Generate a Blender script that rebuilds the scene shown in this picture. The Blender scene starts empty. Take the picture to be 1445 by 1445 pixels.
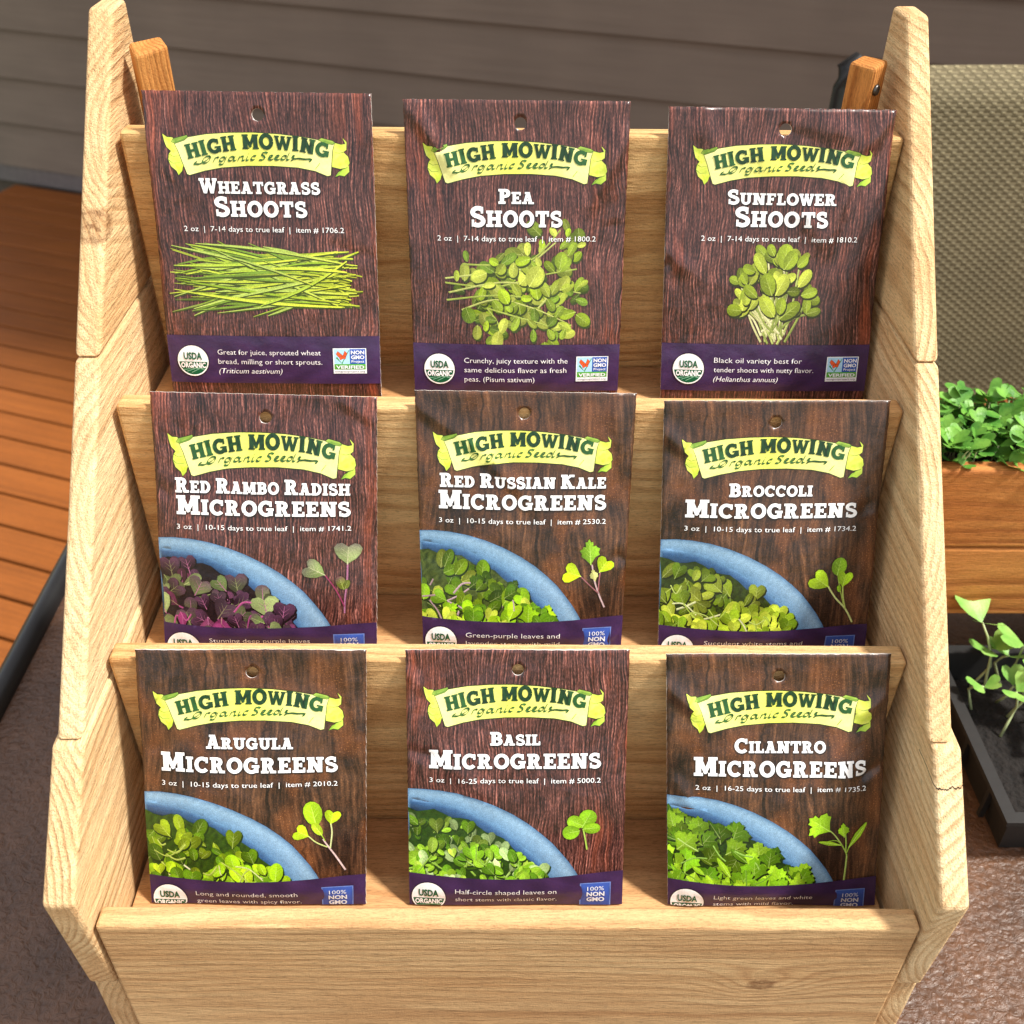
import bpy, bmesh, math, random
from mathutils import Vector, Matrix
from mathutils.geometry import delaunay_2d_cdt

# ------------------------------------------------------------------ camera, sky, sun, exposure
SC = bpy.context.scene
COL = SC.collection
ZG = 1.296                       # camera height above the deck; everything below is built camera-relative and lifted by this
Rv = Vector((0.99995847, -0.00251631, 0.00875973))
Uv = Vector((-0.00537346, 0.61353856, 0.78964648))
Fv = Vector((0.00736143, 0.78966075, -0.61349956))
cam = bpy.data.cameras.new('camera')
cam_o = bpy.data.objects.new('camera', cam)
COL.objects.link(cam_o)
cam_o.matrix_world = Matrix(((Rv.x, Uv.x, -Fv.x, -0.0036137), (Rv.y, Uv.y, -Fv.y, 0),
                             (Rv.z, Uv.z, -Fv.z, 0), (0, 0, 0, 1)))
cam.sensor_width = 36
cam.lens = 36 * 1436.64 / 1445
cam.clip_start = 0.02
cam.clip_end = 500
cam.dof.use_dof = True
cam.dof.focus_distance = 0.595
cam.dof.aperture_fstop = 11
SC.camera = cam_o

SUN = Vector((0.55, -0.085, 0.83)).normalized()         # direction towards the sun: high, to the right and a little in front
W = bpy.data.worlds.new('World')
SC.world = W
W.use_nodes = True
wn = W.node_tree
sky = wn.nodes.new('ShaderNodeTexSky')
sky.sky_type = 'NISHITA'
sky.sun_disc = False
sky.sun_elevation = math.asin(SUN.z)
sky.sun_rotation = math.atan2(SUN.x, SUN.y)
sky.dust_density = 1.6
# broken bright cloud over the blue
w_tc = wn.nodes.new('ShaderNodeTexCoord')
w_nz = wn.nodes.new('ShaderNodeTexNoise')
w_nz.inputs['Scale'].default_value = 2.6; w_nz.inputs['Detail'].default_value = 6; w_nz.inputs['Roughness'].default_value = 0.55
w_rp = wn.nodes.new('ShaderNodeValToRGB')
w_rp.color_ramp.elements[0].position = 0.36; w_rp.color_ramp.elements[0].color = (0.30, 0.30, 0.30, 1)
w_rp.color_ramp.elements[1].position = 0.58; w_rp.color_ramp.elements[1].color = (0.95, 0.95, 0.95, 1)
w_mx = wn.nodes.new('ShaderNodeMix'); w_mx.data_type = 'RGBA'
w_mx.inputs[7].default_value = (5.1, 4.85, 4.6, 1)
wn.links.new(w_tc.outputs['Generated'], w_nz.inputs['Vector'])
wn.links.new(w_nz.outputs[0], w_rp.inputs[0])
wn.links.new(w_rp.outputs[0], w_mx.inputs[0])
wn.links.new(sky.outputs[0], w_mx.inputs[6])
wn.links.new(w_mx.outputs[2], wn.nodes['Background'].inputs[0])
wn.nodes['Background'].inputs[1].default_value = 0.15
sl = bpy.data.lights.new('sun', 'SUN')
sl.energy = 4.0
sl.angle = math.radians(7)
sl.color = (1, 0.95, 0.87)
so = bpy.data.objects.new('sun', sl)
so.rotation_euler = SUN.to_track_quat('Z', 'Y').to_euler()
so.location = (2, 2, 4)
COL.objects.link(so)
SC.view_settings.view_transform = 'Standard'
SC.view_settings.look = 'None'
SC.view_settings.gamma = 1
SC.view_settings.exposure = 0.70
SC.cycles.max_bounces = 8

# ------------------------------------------------------------------ helpers
def lin(c):
    return tuple(((x / 255) / 12.92 if x / 255 <= 0.04045 else ((x / 255 + 0.055) / 1.055) ** 2.4) for x in c[:3])


def mixl(a, b, t=0.5): return tuple(x * (1 - t) + y * t for x, y in zip(a, b))


def tag(o, label=None, cat=None, group=None, kind=None):
    if label: o['label'] = label
    if cat: o['category'] = cat
    if group: o['group'] = group
    if kind: o['kind'] = kind
    return o


def empty(name, loc, label, cat, group=None, kind=None):
    o = bpy.data.objects.new(name, None)
    o.empty_display_size = 0.05
    COL.objects.link(o)
    o.location = loc
    return tag(o, label, cat, group, kind)


def wloc(o):
    p = Vector((0, 0, 0))
    while o is not None:
        p += o.location
        o = o.parent
    return p


def mk(name, verts, faces, mats, parent=None, center=None, smooth=False, fmat=None, label=None):
    """verts in world space; center = object origin in world space"""
    c = Vector(center) if center is not None else (wloc(parent) if parent else Vector((0, 0, 0)))
    me = bpy.data.meshes.new(name)
    me.from_pydata([tuple(Vector(v) - c) for v in verts], [], faces)
    if not isinstance(mats, (list, tuple)): mats = [mats]
    for m in mats: me.materials.append(m)
    if fmat: me.polygons.foreach_set('material_index', fmat)
    if smooth: me.polygons.foreach_set('use_smooth', [True] * len(me.polygons))
    me.update()
    o = bpy.data.objects.new(name, me)
    COL.objects.link(o)
    if parent: o.parent = parent
    o.location = c - (wloc(parent) if parent else Vector((0, 0, 0)))
    if label: o['label'] = label
    return o


def bm_obj(name, bm, mat, parent=None, center=(0, 0, 0), smooth=False, label=None):
    bm.normal_update()
    bmesh.ops.recalc_face_normals(bm, faces=bm.faces[:])
    vs = [v.co.copy() for v in bm.verts]
    for i, v in enumerate(bm.verts): v.index = i
    fs = [[v.index for v in f.verts] for f in bm.faces]
    bm.free()
    return mk(name, vs, fs, mat, parent, center, smooth, label=label)


def bm_prism(prof, x0, x1, axis='x', bevel=0.0, seg=2, jit=0.0, rnd=None):
    """extrude a 2D profile ((y,z) for axis x, (x,y) for z) between x0 and x1"""
    bm = bmesh.new()
    def P(a, b, t): return {'x': (t, a, b), 'z': (a, b, t), 'y': (a, t, b)}[axis]
    v0 = [bm.verts.new(P(a, b, x0)) for a, b in prof]
    v1 = [bm.verts.new(P(a, b, x1)) for a, b in prof]
    n = len(prof)
    bm.faces.new(v0[::-1]); bm.faces.new(v1)
    for i in range(n): bm.faces.new((v0[i], v0[(i + 1) % n], v1[(i + 1) % n], v1[i]))
    bmesh.ops.recalc_face_normals(bm, faces=bm.faces[:])
    if bevel: bmesh.ops.bevel(bm, geom=bm.edges[:], offset=bevel, segments=seg, affect='EDGES', profile=0.5)
    return bm


def bm_box(a, b, bevel=0.0, seg=2):
    return bm_prism([(a[1], a[2]), (b[1], a[2]), (b[1], b[2]), (a[1], b[2])], a[0], b[0], 'x', bevel, seg)


def tube(path, radii, seg=8, cap=True):
    bm = bmesh.new()
    rings = []
    for i, p in enumerate(path):
        p = Vector(p)
        d = (Vector(path[min(i + 1, len(path) - 1)]) - Vector(path[max(i - 1, 0)])).normalized()
        a = d.cross(Vector((0.13, 0.2, 0.97)))
        if a.length < 1e-3: a = d.cross(Vector((1, 0, 0)))
        a.normalize(); b = d.cross(a)
        r = radii[i] if isinstance(radii, (list, tuple)) else radii
        rings.append([bm.verts.new(p + a * r * math.cos(t) + b * r * math.sin(t)) for t in [2 * math.pi * k / seg for k in range(seg)]])
    for q, s in zip(rings, rings[1:]):
        for k in range(seg): bm.faces.new((q[k], q[(k + 1) % seg], s[(k + 1) % seg], s[k]))
    if cap:
        bm.faces.new(rings[0][::-1]); bm.faces.new(rings[-1])
    return bm


# ------------------------------------------------------------------ node helpers
class NT:
    def __init__(s, name):
        s.m = bpy.data.materials.new(name)
        s.m.use_nodes = True
        s.t = s.m.node_tree
        s.b = s.t.nodes['Principled BSDF']
    def n(s, typ, **kw):
        x = s.t.nodes.new(typ)
        for k, v in kw.items(): setattr(x, k, v)
        return x
    def put(s, sock, v):
        if isinstance(v, bpy.types.NodeSocket): s.t.links.new(v, sock)
        elif isinstance(v, (tuple, list)) and len(v) == 3 and sock.type == 'RGBA': sock.default_value = (*v, 1)
        else: sock.default_value = v
    def math(s, op, a, b=0.0, c=None, clamp=False):
        x = s.n('ShaderNodeMath', operation=op, use_clamp=clamp)
        s.put(x.inputs[0], a); s.put(x.inputs[1], b)
        if c is not None: s.put(x.inputs[2], c)
        return x.outputs[0]
    def vm(s, op, a, b=(0, 0, 0)):
        x = s.n('ShaderNodeVectorMath', operation=op)
        s.put(x.inputs[0], a); s.put(x.inputs[1], b)
        return x.outputs[0]
    def noise(s, vec, scale, detail=3, rough=0.5, dist=0.0):
        x = s.n('ShaderNodeTexNoise')
        s.put(x.inputs['Vector'], vec); x.inputs['Scale'].default_value = scale
        x.inputs['Detail'].default_value = detail; x.inputs['Roughness'].default_value = rough
        x.inputs['Distortion'].default_value = dist
        return x.outputs[0]
    def ramp(s, f, stops, interp='LINEAR'):
        x = s.n('ShaderNodeValToRGB')
        s.put(x.inputs[0], f)
        x.color_ramp.interpolation = interp
        while len(x.color_ramp.elements) < len(stops): x.color_ramp.elements.new(0.5)
        for e, (p, c) in zip(x.color_ramp.elements, stops):
            e.position = p
            e.color = (c, c, c, 1) if isinstance(c, (int, float)) else (*c, 1)
        return x.outputs[0]
    def mix(s, f, a, b, mode='MIX'):
        x = s.n('ShaderNodeMix', data_type='RGBA', blend_type=mode)
        s.put(x.inputs[0], f); s.put(x.inputs[6], a); s.put(x.inputs[7], b)
        return x.outputs[2]
    def bump(s, h, dist, strength=1.0, normal=None):
        x = s.n('ShaderNodeBump')
        s.put(x.inputs['Height'], h)
        x.inputs['Distance'].default_value = dist; x.inputs['Strength'].default_value = strength
        if normal is not None: s.put(x.inputs['Normal'], normal)
        return x.outputs[0]
    def out(s, color=None, rough=None, normal=None, spec=None, **kw):
        if color is not None: s.put(s.b.inputs['Base Color'], color)
        if rough is not None: s.put(s.b.inputs['Roughness'], rough)
        if normal is not None: s.put(s.b.inputs['Normal'], normal)
        if spec is not None: s.b.inputs['Specular IOR Level'].default_value = spec
        for k, v in kw.items(): s.put(s.b.inputs[k.replace('_', ' ')], v)
        return s.m


def wood(name, axis='x', pith=(0.06, 0.02), spacing=0.0036, light=(236, 198, 136), dark=(190, 136, 78),
         tint=(222, 170, 112), seed=0.0, knots=(), cracks=(), contrast=1.0, bump=0.0006, rnd=0.0, rough=0.72, fuzz=1.0, sat=1.0):
    """solid wood: growth rings round a pith line that runs along the board"""
    s = NT(name)
    tc = s.n('ShaderNodeTexCoord').outputs['Object']
    sp = s.n('ShaderNodeSeparateXYZ'); s.put(sp.inputs[0], tc)
    g, a, b = {'x': (0, 1, 2), 'y': (1, 0, 2), 'z': (2, 0, 1)}[axis]
    G, A, B = sp.outputs[g], sp.outputs[a], sp.outputs[b]
    if rnd:
        oi = s.n('ShaderNodeObjectInfo').outputs['Random']
        G = s.math('ADD', G, s.math('MULTIPLY', oi, 37.0))
        A = s.math('ADD', A, s.math('MULTIPLY', oi, rnd))
    P0 = s.n('ShaderNodeCombineXYZ')
    s.put(P0.inputs[0], G); s.put(P0.inputs[1], A); s.put(P0.inputs[2], B)
    P = s.vm('ADD', P0.outputs[0], (seed * 3.1, seed * 1.7, seed * 0.9))
    w1 = s.noise(s.vm('MULTIPLY', P, (5, 14, 14)), 1.0, 3, 0.55)
    w2 = s.noise(s.vm('MULTIPLY', s.vm('ADD', P, (5, 5, 5)), (9, 30, 30)), 1.0, 3, 0.55)
    aa = s.math('ADD', A, s.math('MULTIPLY', s.math('SUBTRACT', w1, 0.5), 0.015))
    bb = s.math('ADD', B, s.math('MULTIPLY', s.math('SUBTRACT', w2, 0.5), 0.010))
    r = s.math('SQRT', s.math('ADD', s.math('POWER', s.math('ABSOLUTE', s.math('SUBTRACT', aa, pith[0])), 2.0),
                              s.math('POWER', s.math('ABSOLUTE', s.math('SUBTRACT', bb, pith[1])), 2.0)))
    kn_mask = None
    for (kg, ka, kb, kr, kamp) in knots:
        dg = s.math('MULTIPLY', s.math('SUBTRACT', G, kg), 0.62)
        da = s.math('MULTIPLY', s.math('SUBTRACT', A, ka), 0.6)
        db = s.math('SUBTRACT', B, kb)
        d2 = s.math('ADD', s.math('MULTIPLY', dg, dg), s.math('ADD', s.math('MULTIPLY', da, da), s.math('MULTIPLY', db, db)))
        d = s.math('ADD', s.math('SQRT', d2), s.math('MULTIPLY', s.math('SUBTRACT', s.noise(P0.outputs[0], 260, 3, 0.6), 0.5), kr * 0.9))
        ex = s.math('EXPONENT', s.math('MULTIPLY', d2, -1.0 / (kr * kr * 5)))
        r = s.math('ADD', r, s.math('MULTIPLY', ex, kamp))
        mk_ = s.ramp(s.math('DIVIDE', d, kr), [(0.0, 1.0), (0.14, 0.9), (0.26, 0.35), (0.55, 0.5), (0.7, 0.85), (1.0, 0.0)])
        kn_mask = mk_ if kn_mask is None else s.math('MAXIMUM', kn_mask, mk_)
    ring = s.math('FRACT', s.math('DIVIDE', r, spacing))
    rr = s.ramp(ring, [(0.0, 0.0), (0.45, 0.12), (0.8, 1.0), (0.93, 0.75), (1.0, 0.0)])
    str_ = s.noise(s.vm('MULTIPLY', P, (3, 40, 40)), 1.0, 2)
    rr = s.math('MULTIPLY', rr, s.math('MULTIPLY_ADD', str_, 1.5, -0.1, clamp=True))
    rr = s.math('MULTIPLY', rr, contrast, clamp=True)
    tone = s.noise(s.vm('MULTIPLY', P, (4, 18, 18)), 1.0, 4, 0.6)
    base = s.mix(s.ramp(tone, [(0.38, 0.0), (0.66, 0.75)]), lin(light), lin(tint))
    streak = s.noise(s.vm('MULTIPLY', s.vm('ADD', P, (9, 2, 4)), (2.2, 55, 55)), 1.0, 3, 0.55)
    base = s.mix(s.ramp(streak, [(0.46, 0.0), (0.68, 0.5)]), base, mixl(lin(dark), lin(tint)))
    col = s.mix(rr, base, lin(dark))
    fib = s.noise(s.vm('MULTIPLY', P, (70, 900, 900)), 1.0, 3, 0.6)
    hsv = s.n('ShaderNodeHueSaturation'); hsv.inputs['Saturation'].default_value = sat; s.put(hsv.inputs['Color'], col); col = hsv.outputs[0]
    col = s.mix(0.9, col, s.ramp(fib, [(0.3, 0.74), (0.5, 1.0), (0.72, 1.08)]), 'MULTIPLY')
    fleck = s.noise(s.vm('MULTIPLY', P, (260, 1900, 1900)), 1.0, 2, 0.6)
    col = s.mix(0.7 * fuzz, col, s.ramp(fleck, [(0.36, 0.6), (0.47, 1.0)]), 'MULTIPLY')
    if kn_mask is not None:
        col = s.mix(s.math('MULTIPLY', kn_mask, 0.8), col, lin((112, 68, 36)))
    for (gmax, b0, wd) in cracks:
        wob = s.math('MULTIPLY', s.math('SUBTRACT', s.noise(s.vm('MULTIPLY', P0.outputs[0], (30, 260, 30)), 1.0, 3, 0.7), 0.5), 0.006)
        dd = s.math('ABSOLUTE', s.math('SUBTRACT', s.math('ADD', B, wob), b0))
        cm = s.math('MULTIPLY', s.ramp(s.math('DIVIDE', dd, wd), [(0.0, 1.0), (0.5, 1.0), (1.0, 0.0)]), s.math('LESS_THAN', G, gmax))
        col = s.mix(cm, col, lin((34, 20, 12)))
    fz = s.noise(P0.outputs[0], 950, 3, 0.7)
    saw = s.noise(s.vm('MULTIPLY', P, (40, 260, 260)), 1.0, 3, 0.6)
    h = s.math('ADD', s.math('MULTIPLY', fib, 0.5), s.math('ADD', s.math('MULTIPLY', fz, 0.35 * fuzz), s.math('ADD', s.math('MULTIPLY', saw, 0.7), s.math('MULTIPLY', rr, -0.25))))
    s.out(col, rough, s.bump(h, bump), 0.25)
    return s.m


def simple(name, rgb, rough=0.6, nscale=60, namp=0.12, bump=0.0, metallic=0.0, spec=0.5):
    s = NT(name)
    tc = s.n('ShaderNodeTexCoord').outputs['Object']
    nz = s.noise(tc, nscale, 4)
    col = s.mix(1.0, lin(rgb), s.ramp(nz, [(0.3, 1 - namp), (0.7, 1 + namp)]), 'MULTIPLY')
    s.out(col, rough, s.bump(nz, bump) if bump else None, spec, Metallic=metallic)
    return s.m


# ------------------------------------------------------------------ ground, deck, house wall
M_DIRT = simple('lawn_ground', (92, 104, 62), 0.95, 2.0, 0.25)
g = mk('ground', [(-150, -150, -1.62), (150, -150, -1.62), (150, 150, -1.62), (-150, 150, -1.62)], [(0, 1, 2, 3)], M_DIRT)
tag(g, kind='structure')

TA = math.radians(19.495)
wn_ = Vector((math.sin(TA), math.cos(TA), 0))       # wall normal pointing away from the camera
wd_ = Vector((math.cos(TA), -math.sin(TA), 0))      # along the wall, to the right
D0 = 2.7702
M_DECK = wood('deck_stain', 'x', (0.3, 0.05), 0.012, (144, 82, 31), (98, 54, 18), (128, 71, 24), 3.0, contrast=0.35, bump=0.0004, rnd=0.6, rough=0.6, fuzz=0.3)
deck = empty('deck', (0, 0, -1.32), None, None, kind='structure')
pitch = 0.0870
dm = None
n_b = 54
for i in range(n_b):
    c = wn_ * (D0 - 0.02 - pitch * (i + 0.5)) + wd_ * 0.6 + Vector((0, 0, -1.307))
    if dm is None:
        bm = bm_box((-3.4, -0.0405, -0.011), (3.4, 0.0405, 0.011), 0.004, 2)
        o = bm_obj('deck_board', bm, M_DECK, None, (0, 0, 0))
        dm = o.data
        o.parent = deck
    else:
        o = bpy.data.objects.new('deck_board', dm)
        COL.objects.link(o); o.parent = deck
    o.rotation_euler = (0, 0, -TA)
    o.location = c - deck.location
bm = bm_box((-3.4, -2.45, -0.13), (3.4, 2.45, -0.025))
sub = bm_obj('deck_frame', bm, simple('dark_joist', (60, 36, 20), 0.9), None, (0, 0, 0))
sub.parent = deck; sub.rotation_euler = (0, 0, -TA)
sub.location = wn_ * (D0 - 0.02 - pitch * n_b / 2) + wd_ * 0.6 + Vector((0, 0, -1.296)) - deck.location

wall = empty('house_wall', wn_ * D0 + Vector((0, 0, -1.30)), 'taupe lap sided house wall running behind the display stand', 'wall')
s = NT('siding_paint')
tc = s.n('ShaderNodeTexCoord').outputs['Object']
nz = s.noise(s.vm('MULTIPLY', tc, (3, 60, 60)), 1.0, 5, 0.65)
n2 = s.noise(tc, 3.0, 3)
c1 = s.mix(s.ramp(n2, [(0.3, 0.0), (0.7, 1.0)]), lin((112, 100, 90)), lin((123, 110, 99)))
M_SIDE = s.out(s.mix(1.0, c1, s.ramp(nz, [(0.3, 0.9), (0.7, 1.06)]), 'MULTIPLY'), 0.65, s.bump(nz, 0.0009), 0.3)
z1 = -0.78576
pm = None
for k in range(-13, 4):
    zb = z1 - 0.15 * k                 # lower lip of the course at line k
    prof = [(-0.011, 0.0), (0.018, 0.0), (0.018, 0.158), (0.006, 0.158)]
    if pm is None:
        bm = bmesh.new()
        v0 = [bm.verts.new((-3.6, y, z)) for y, z in prof]; v1 = [bm.verts.new((3.6, y, z)) for y, z in prof]
        bm.faces.new(v0[::-1]); bm.faces.new(v1)
        for i in range(4): bm.faces.new((v0[i], v0[(i + 1) % 4], v1[(i + 1) % 4], v1[i]))
        o = bm_obj('siding_board', bm, M_SIDE, None, (0, 0, 0))
        pm = o.data; o.parent = wall
    else:
        o = bpy.data.objects.new('siding_board', pm); COL.objects.link(o); o.parent = wall
    o.rotation_euler = (0, 0, -TA)
    o.location = wn_ * D0 + wd_ * 0.4 + Vector((0, 0, zb)) - wall.location
bm = bm_box((-3.6, 0.019, -0.12), (3.6, 0.12, 2.6))
o = bm_obj('sheathing', bm, simple('sheathing', (90, 80, 70), 0.9), None, (0, 0, 0))
o.parent = wall; o.rotation_euler = (0, 0, -TA); o.location = wn_ * D0 + wd_ * 0.4 + Vector((0, 0, -1.30)) - wall.location
bm = bm_box((-3.6, -0.004, 0.0), (3.6, 0.018, 0.062), 0.002)
o = bm_obj('base_trim', bm, simple('trim_paint', (104, 98, 98), 0.6), None, (0, 0, 0))
o.parent = wall; o.rotation_euler = (0, 0, -TA); o.location = wn_ * (D0 - 0.002) + wd_ * 0.4 + Vector((0, 0, -1.2958)) - wall.location

# roof overhang above the wall, out of the picture, keeps the siding and the strip of deck beside it in shade
bm = bm_box((-3.7, -0.70, 0.0), (3.7, 0.30, 0.03))
o = bm_obj('soffit', bm, simple('soffit_paint', (188, 182, 172), 0.7), None, (0, 0, 0))
o.parent = wall; o.rotation_euler = (0, 0, -TA); o.location = wn_ * D0 + wd_ * 0.4 + Vector((0, 0, 1.301)) - wall.location
bm = bm_box((-3.7, -0.715, -0.02), (3.7, -0.70, 0.16))
o = bm_obj('fascia', bm, simple('fascia_paint', (120, 108, 96), 0.7), None, (0, 0, 0))
o.parent = wall; o.rotation_euler = (0, 0, -TA); o.location = wn_ * D0 + wd_ * 0.4 + Vector((0, 0, 1.301)) - wall.location

# ------------------------------------------------------------------ patio table
TZ = -0.65
tbl = empty('patio_table', (0.16, 0.45, -1.296), 'brown hammered top patio table with a raised black rim under the stand', 'table')
def rrect(x0, y0, x1, y1, r, n=10):
    out = []
    for cx, cy, a0 in ((x1 - r, y1 - r, 0), (x0 + r, y1 - r, 90), (x0 + r, y0 + r, 180), (x1 - r, y0 + r, 270)):
        for k in range(n + 1):
            a = math.radians(a0 + 90 * k / n); out.append((cx + r * math.cos(a), cy + r * math.sin(a)))
    return out
s = NT('hammered_table_top')
tc = s.n('ShaderNodeTexCoord').outputs['Object']
vo = s.n('ShaderNodeTexVoronoi', feature='SMOOTH_F1'); s.put(vo.inputs['Vector'], s.vm('ADD', s.vm('MULTIPLY', tc, (1, 1.5, 1)), (0, 0, 0)))
vo.inputs['Scale'].default_value = 190
wr = s.noise(tc, 170, 4, 0.6, 1.2)
h = s.math('ADD', s.math('MULTIPLY', vo.outputs['Distance'], 0.5), wr)
c0 = s.mix(s.ramp(s.noise(tc, 9, 3), [(0.35, 0.0), (0.65, 1.0)]), lin((72, 49, 35)), lin((98, 68, 48)))
c0 = s.mix(1.0, c0, s.ramp(wr, [(0.35, 0.75), (0.6, 1.1)]), 'MULTIPLY')
M_TT = s.out(c0, 0.42, s.bump(h, 0.0016), 0.6)
M_RIM = simple('black_table_rim', (26, 26, 27), 0.38, 40, 0.1)
inner = rrect(-0.415, -0.25, 0.86, 0.94, 0.12)
bm = bm_prism(inner, TZ - 0.012, TZ, 'z')
bm_obj('table_top', bm, M_TT, tbl, (0.16, 0.45, TZ))
ring = []
for off, z in ((0.0, TZ - 0.014), (0.0, TZ + 0.004), (0.004, TZ + 0.010), (0.012, TZ + 0.0115), (0.020, TZ + 0.006), (0.023, TZ - 0.006), (0.020, TZ - 0.024), (0.0, TZ - 0.024)):
    ring.append([(x, y, z) for x, y in rrect(-0.415 - off, -0.25 - off, 0.86 + off, 0.94 + off, 0.12 + off)])
vs = [p for r_ in ring for p in r_]; n = len(ring[0]); fs = []
for i in range(len(ring)):
    j = (i + 1) % len(ring)
    for k in range(n): fs.append((i * n + k, i * n + (k + 1) % n, j * n + (k + 1) % n, j * n + k))
mk('rim', vs, fs, M_RIM, tbl, smooth=True)
for lx, ly in ((-0.33, -0.16), (0.78, -0.16), (-0.33, 0.86), (0.78, 0.86)):
    bm_obj('leg', tube([(lx, ly, TZ - 0.024), (lx * 1.05, ly, -1.0), (lx * 1.08, ly, -1.2955)], [0.018, 0.016, 0.014], 10), M_RIM, tbl, (lx, ly, -1.0), True)

# ------------------------------------------------------------------ patio chair (right, behind)
ch = empty('patio_chair', (0.62, 1.15, -1.296), 'patio chair with taupe woven sling back behind the wooden trough', 'chair')
s = NT('sling_weave')
tc = s.n('ShaderNodeTexCoord').outputs['Object']
sp = s.n('ShaderNodeSeparateXYZ'); s.put(sp.inputs[0], tc)
row = s.math('MULTIPLY', sp.outputs[2], 1 / 0.0044)
rowi = s.math('FLOOR', row)
rf = s.math('ABSOLUTE', s.math('SUBTRACT', s.math('FRACT', row), 0.5))
colx = s.math('ADD', s.math('MULTIPLY', sp.outputs[0], 1 / 0.012), s.math('MULTIPLY', rowi, 0.5))
cf = s.math('ABSOLUTE', s.math('SUBTRACT', s.math('FRACT', colx), 0.5))
dash = s.math('MULTIPLY', s.ramp(cf, [(0.10, 1.0), (0.24, 0.0)]), s.ramp(rf, [(0.1, 1.0), (0.35, 0.0)]))
thr = s.ramp(rf, [(0.0, 1.0), (0.5, 0.72)])
fine = s.ramp(s.math('FRACT', s.math('MULTIPLY', sp.outputs[0], 1 / 0.0017)), [(0.0, 0.8), (0.5, 1.05), (1.0, 0.8)])
c0 = s.mix(s.math('MULTIPLY', dash, 0.6), lin((132, 120, 90)), lin((186, 174, 136)))
c0 = s.mix(1.0, s.mix(1.0, c0, thr, 'MULTIPLY'), fine, 'MULTIPLY')
c0 = s.mix(1.0, c0, s.ramp(s.noise(tc, 14, 3), [(0.3, 0.86), (0.7, 1.1)]), 'MULTIPLY')
M_SLING = s.out(c0, 0.75, s.bump(s.math('ADD', rf, dash), 0.0012), 0.3)
vs, fs = [], []
nx, nzz = 12, 14
for j in range(nzz + 1):
    for i in range(nx + 1):
        u, v = i / nx, j / nzz
        x = 0.338 + u * 0.50
        z = -0.268 - v * 0.60
        vs.append((x, 1.048 - 0.06 * v * v * 0 + 0.012 * math.sin(math.pi * u) + 0.02 * (1 - v) ** 3, z))
n1 = len(vs)
vs += [(x, y + 0.003, z) for x, y, z in vs]
for j in range(nzz):
    for i in range(nx):
        a = j * (nx + 1) + i
        fs.append((a, a + nx + 1, a + nx + 2, a + 1)); fs.append((n1 + a, n1 + a + 1, n1 + a + nx + 2, n1 + a + nx + 1))
for i in range(nx): fs.append((i, i + 1, n1 + i + 1, n1 + i))
mk('sling_back', vs, fs, M_SLING, ch, (0.5, 1.05, -0.5), True)
for sx in (0.331, 0.845):
    bm_obj('frame_rail', tube([(sx + (0.012 if sx < 0.5 else -0.012), 1.062, -0.258), (sx, 1.058, -0.268), (sx, 1.056, -0.285), (sx, 1.055, -0.6), (sx, 1.05, -0.88), (sx, 0.99, -0.9)], [0.007, 0.0105, 0.011, 0.011, 0.011, 0.011], 10), M_RIM, ch, (sx, 1.05, -0.6), True)
    bm_obj('leg', tube([(sx, 1.055, -0.88), (sx, 1.12, -1.2955)], 0.011, 10), M_RIM, ch, (sx, 1.05, -0.9), True)
    bm_obj('leg', tube([(sx, 0.62, -0.885), (sx, 0.58, -1.2955)], 0.011, 10), M_RIM, ch, (sx, 0.6, -0.9), True)
    bm_obj('side_rail', tube([(sx, 0.99, -0.9), (sx, 0.62, -0.885)], 0.011, 10), M_RIM, ch, (sx, 0.8, -0.9), True)
bm_obj('seat', bm_box((0.342, 0.62, -0.893), (0.834, 1.03, -0.888)), M_SLING, ch, (0.59, 0.82, -0.89))

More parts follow.
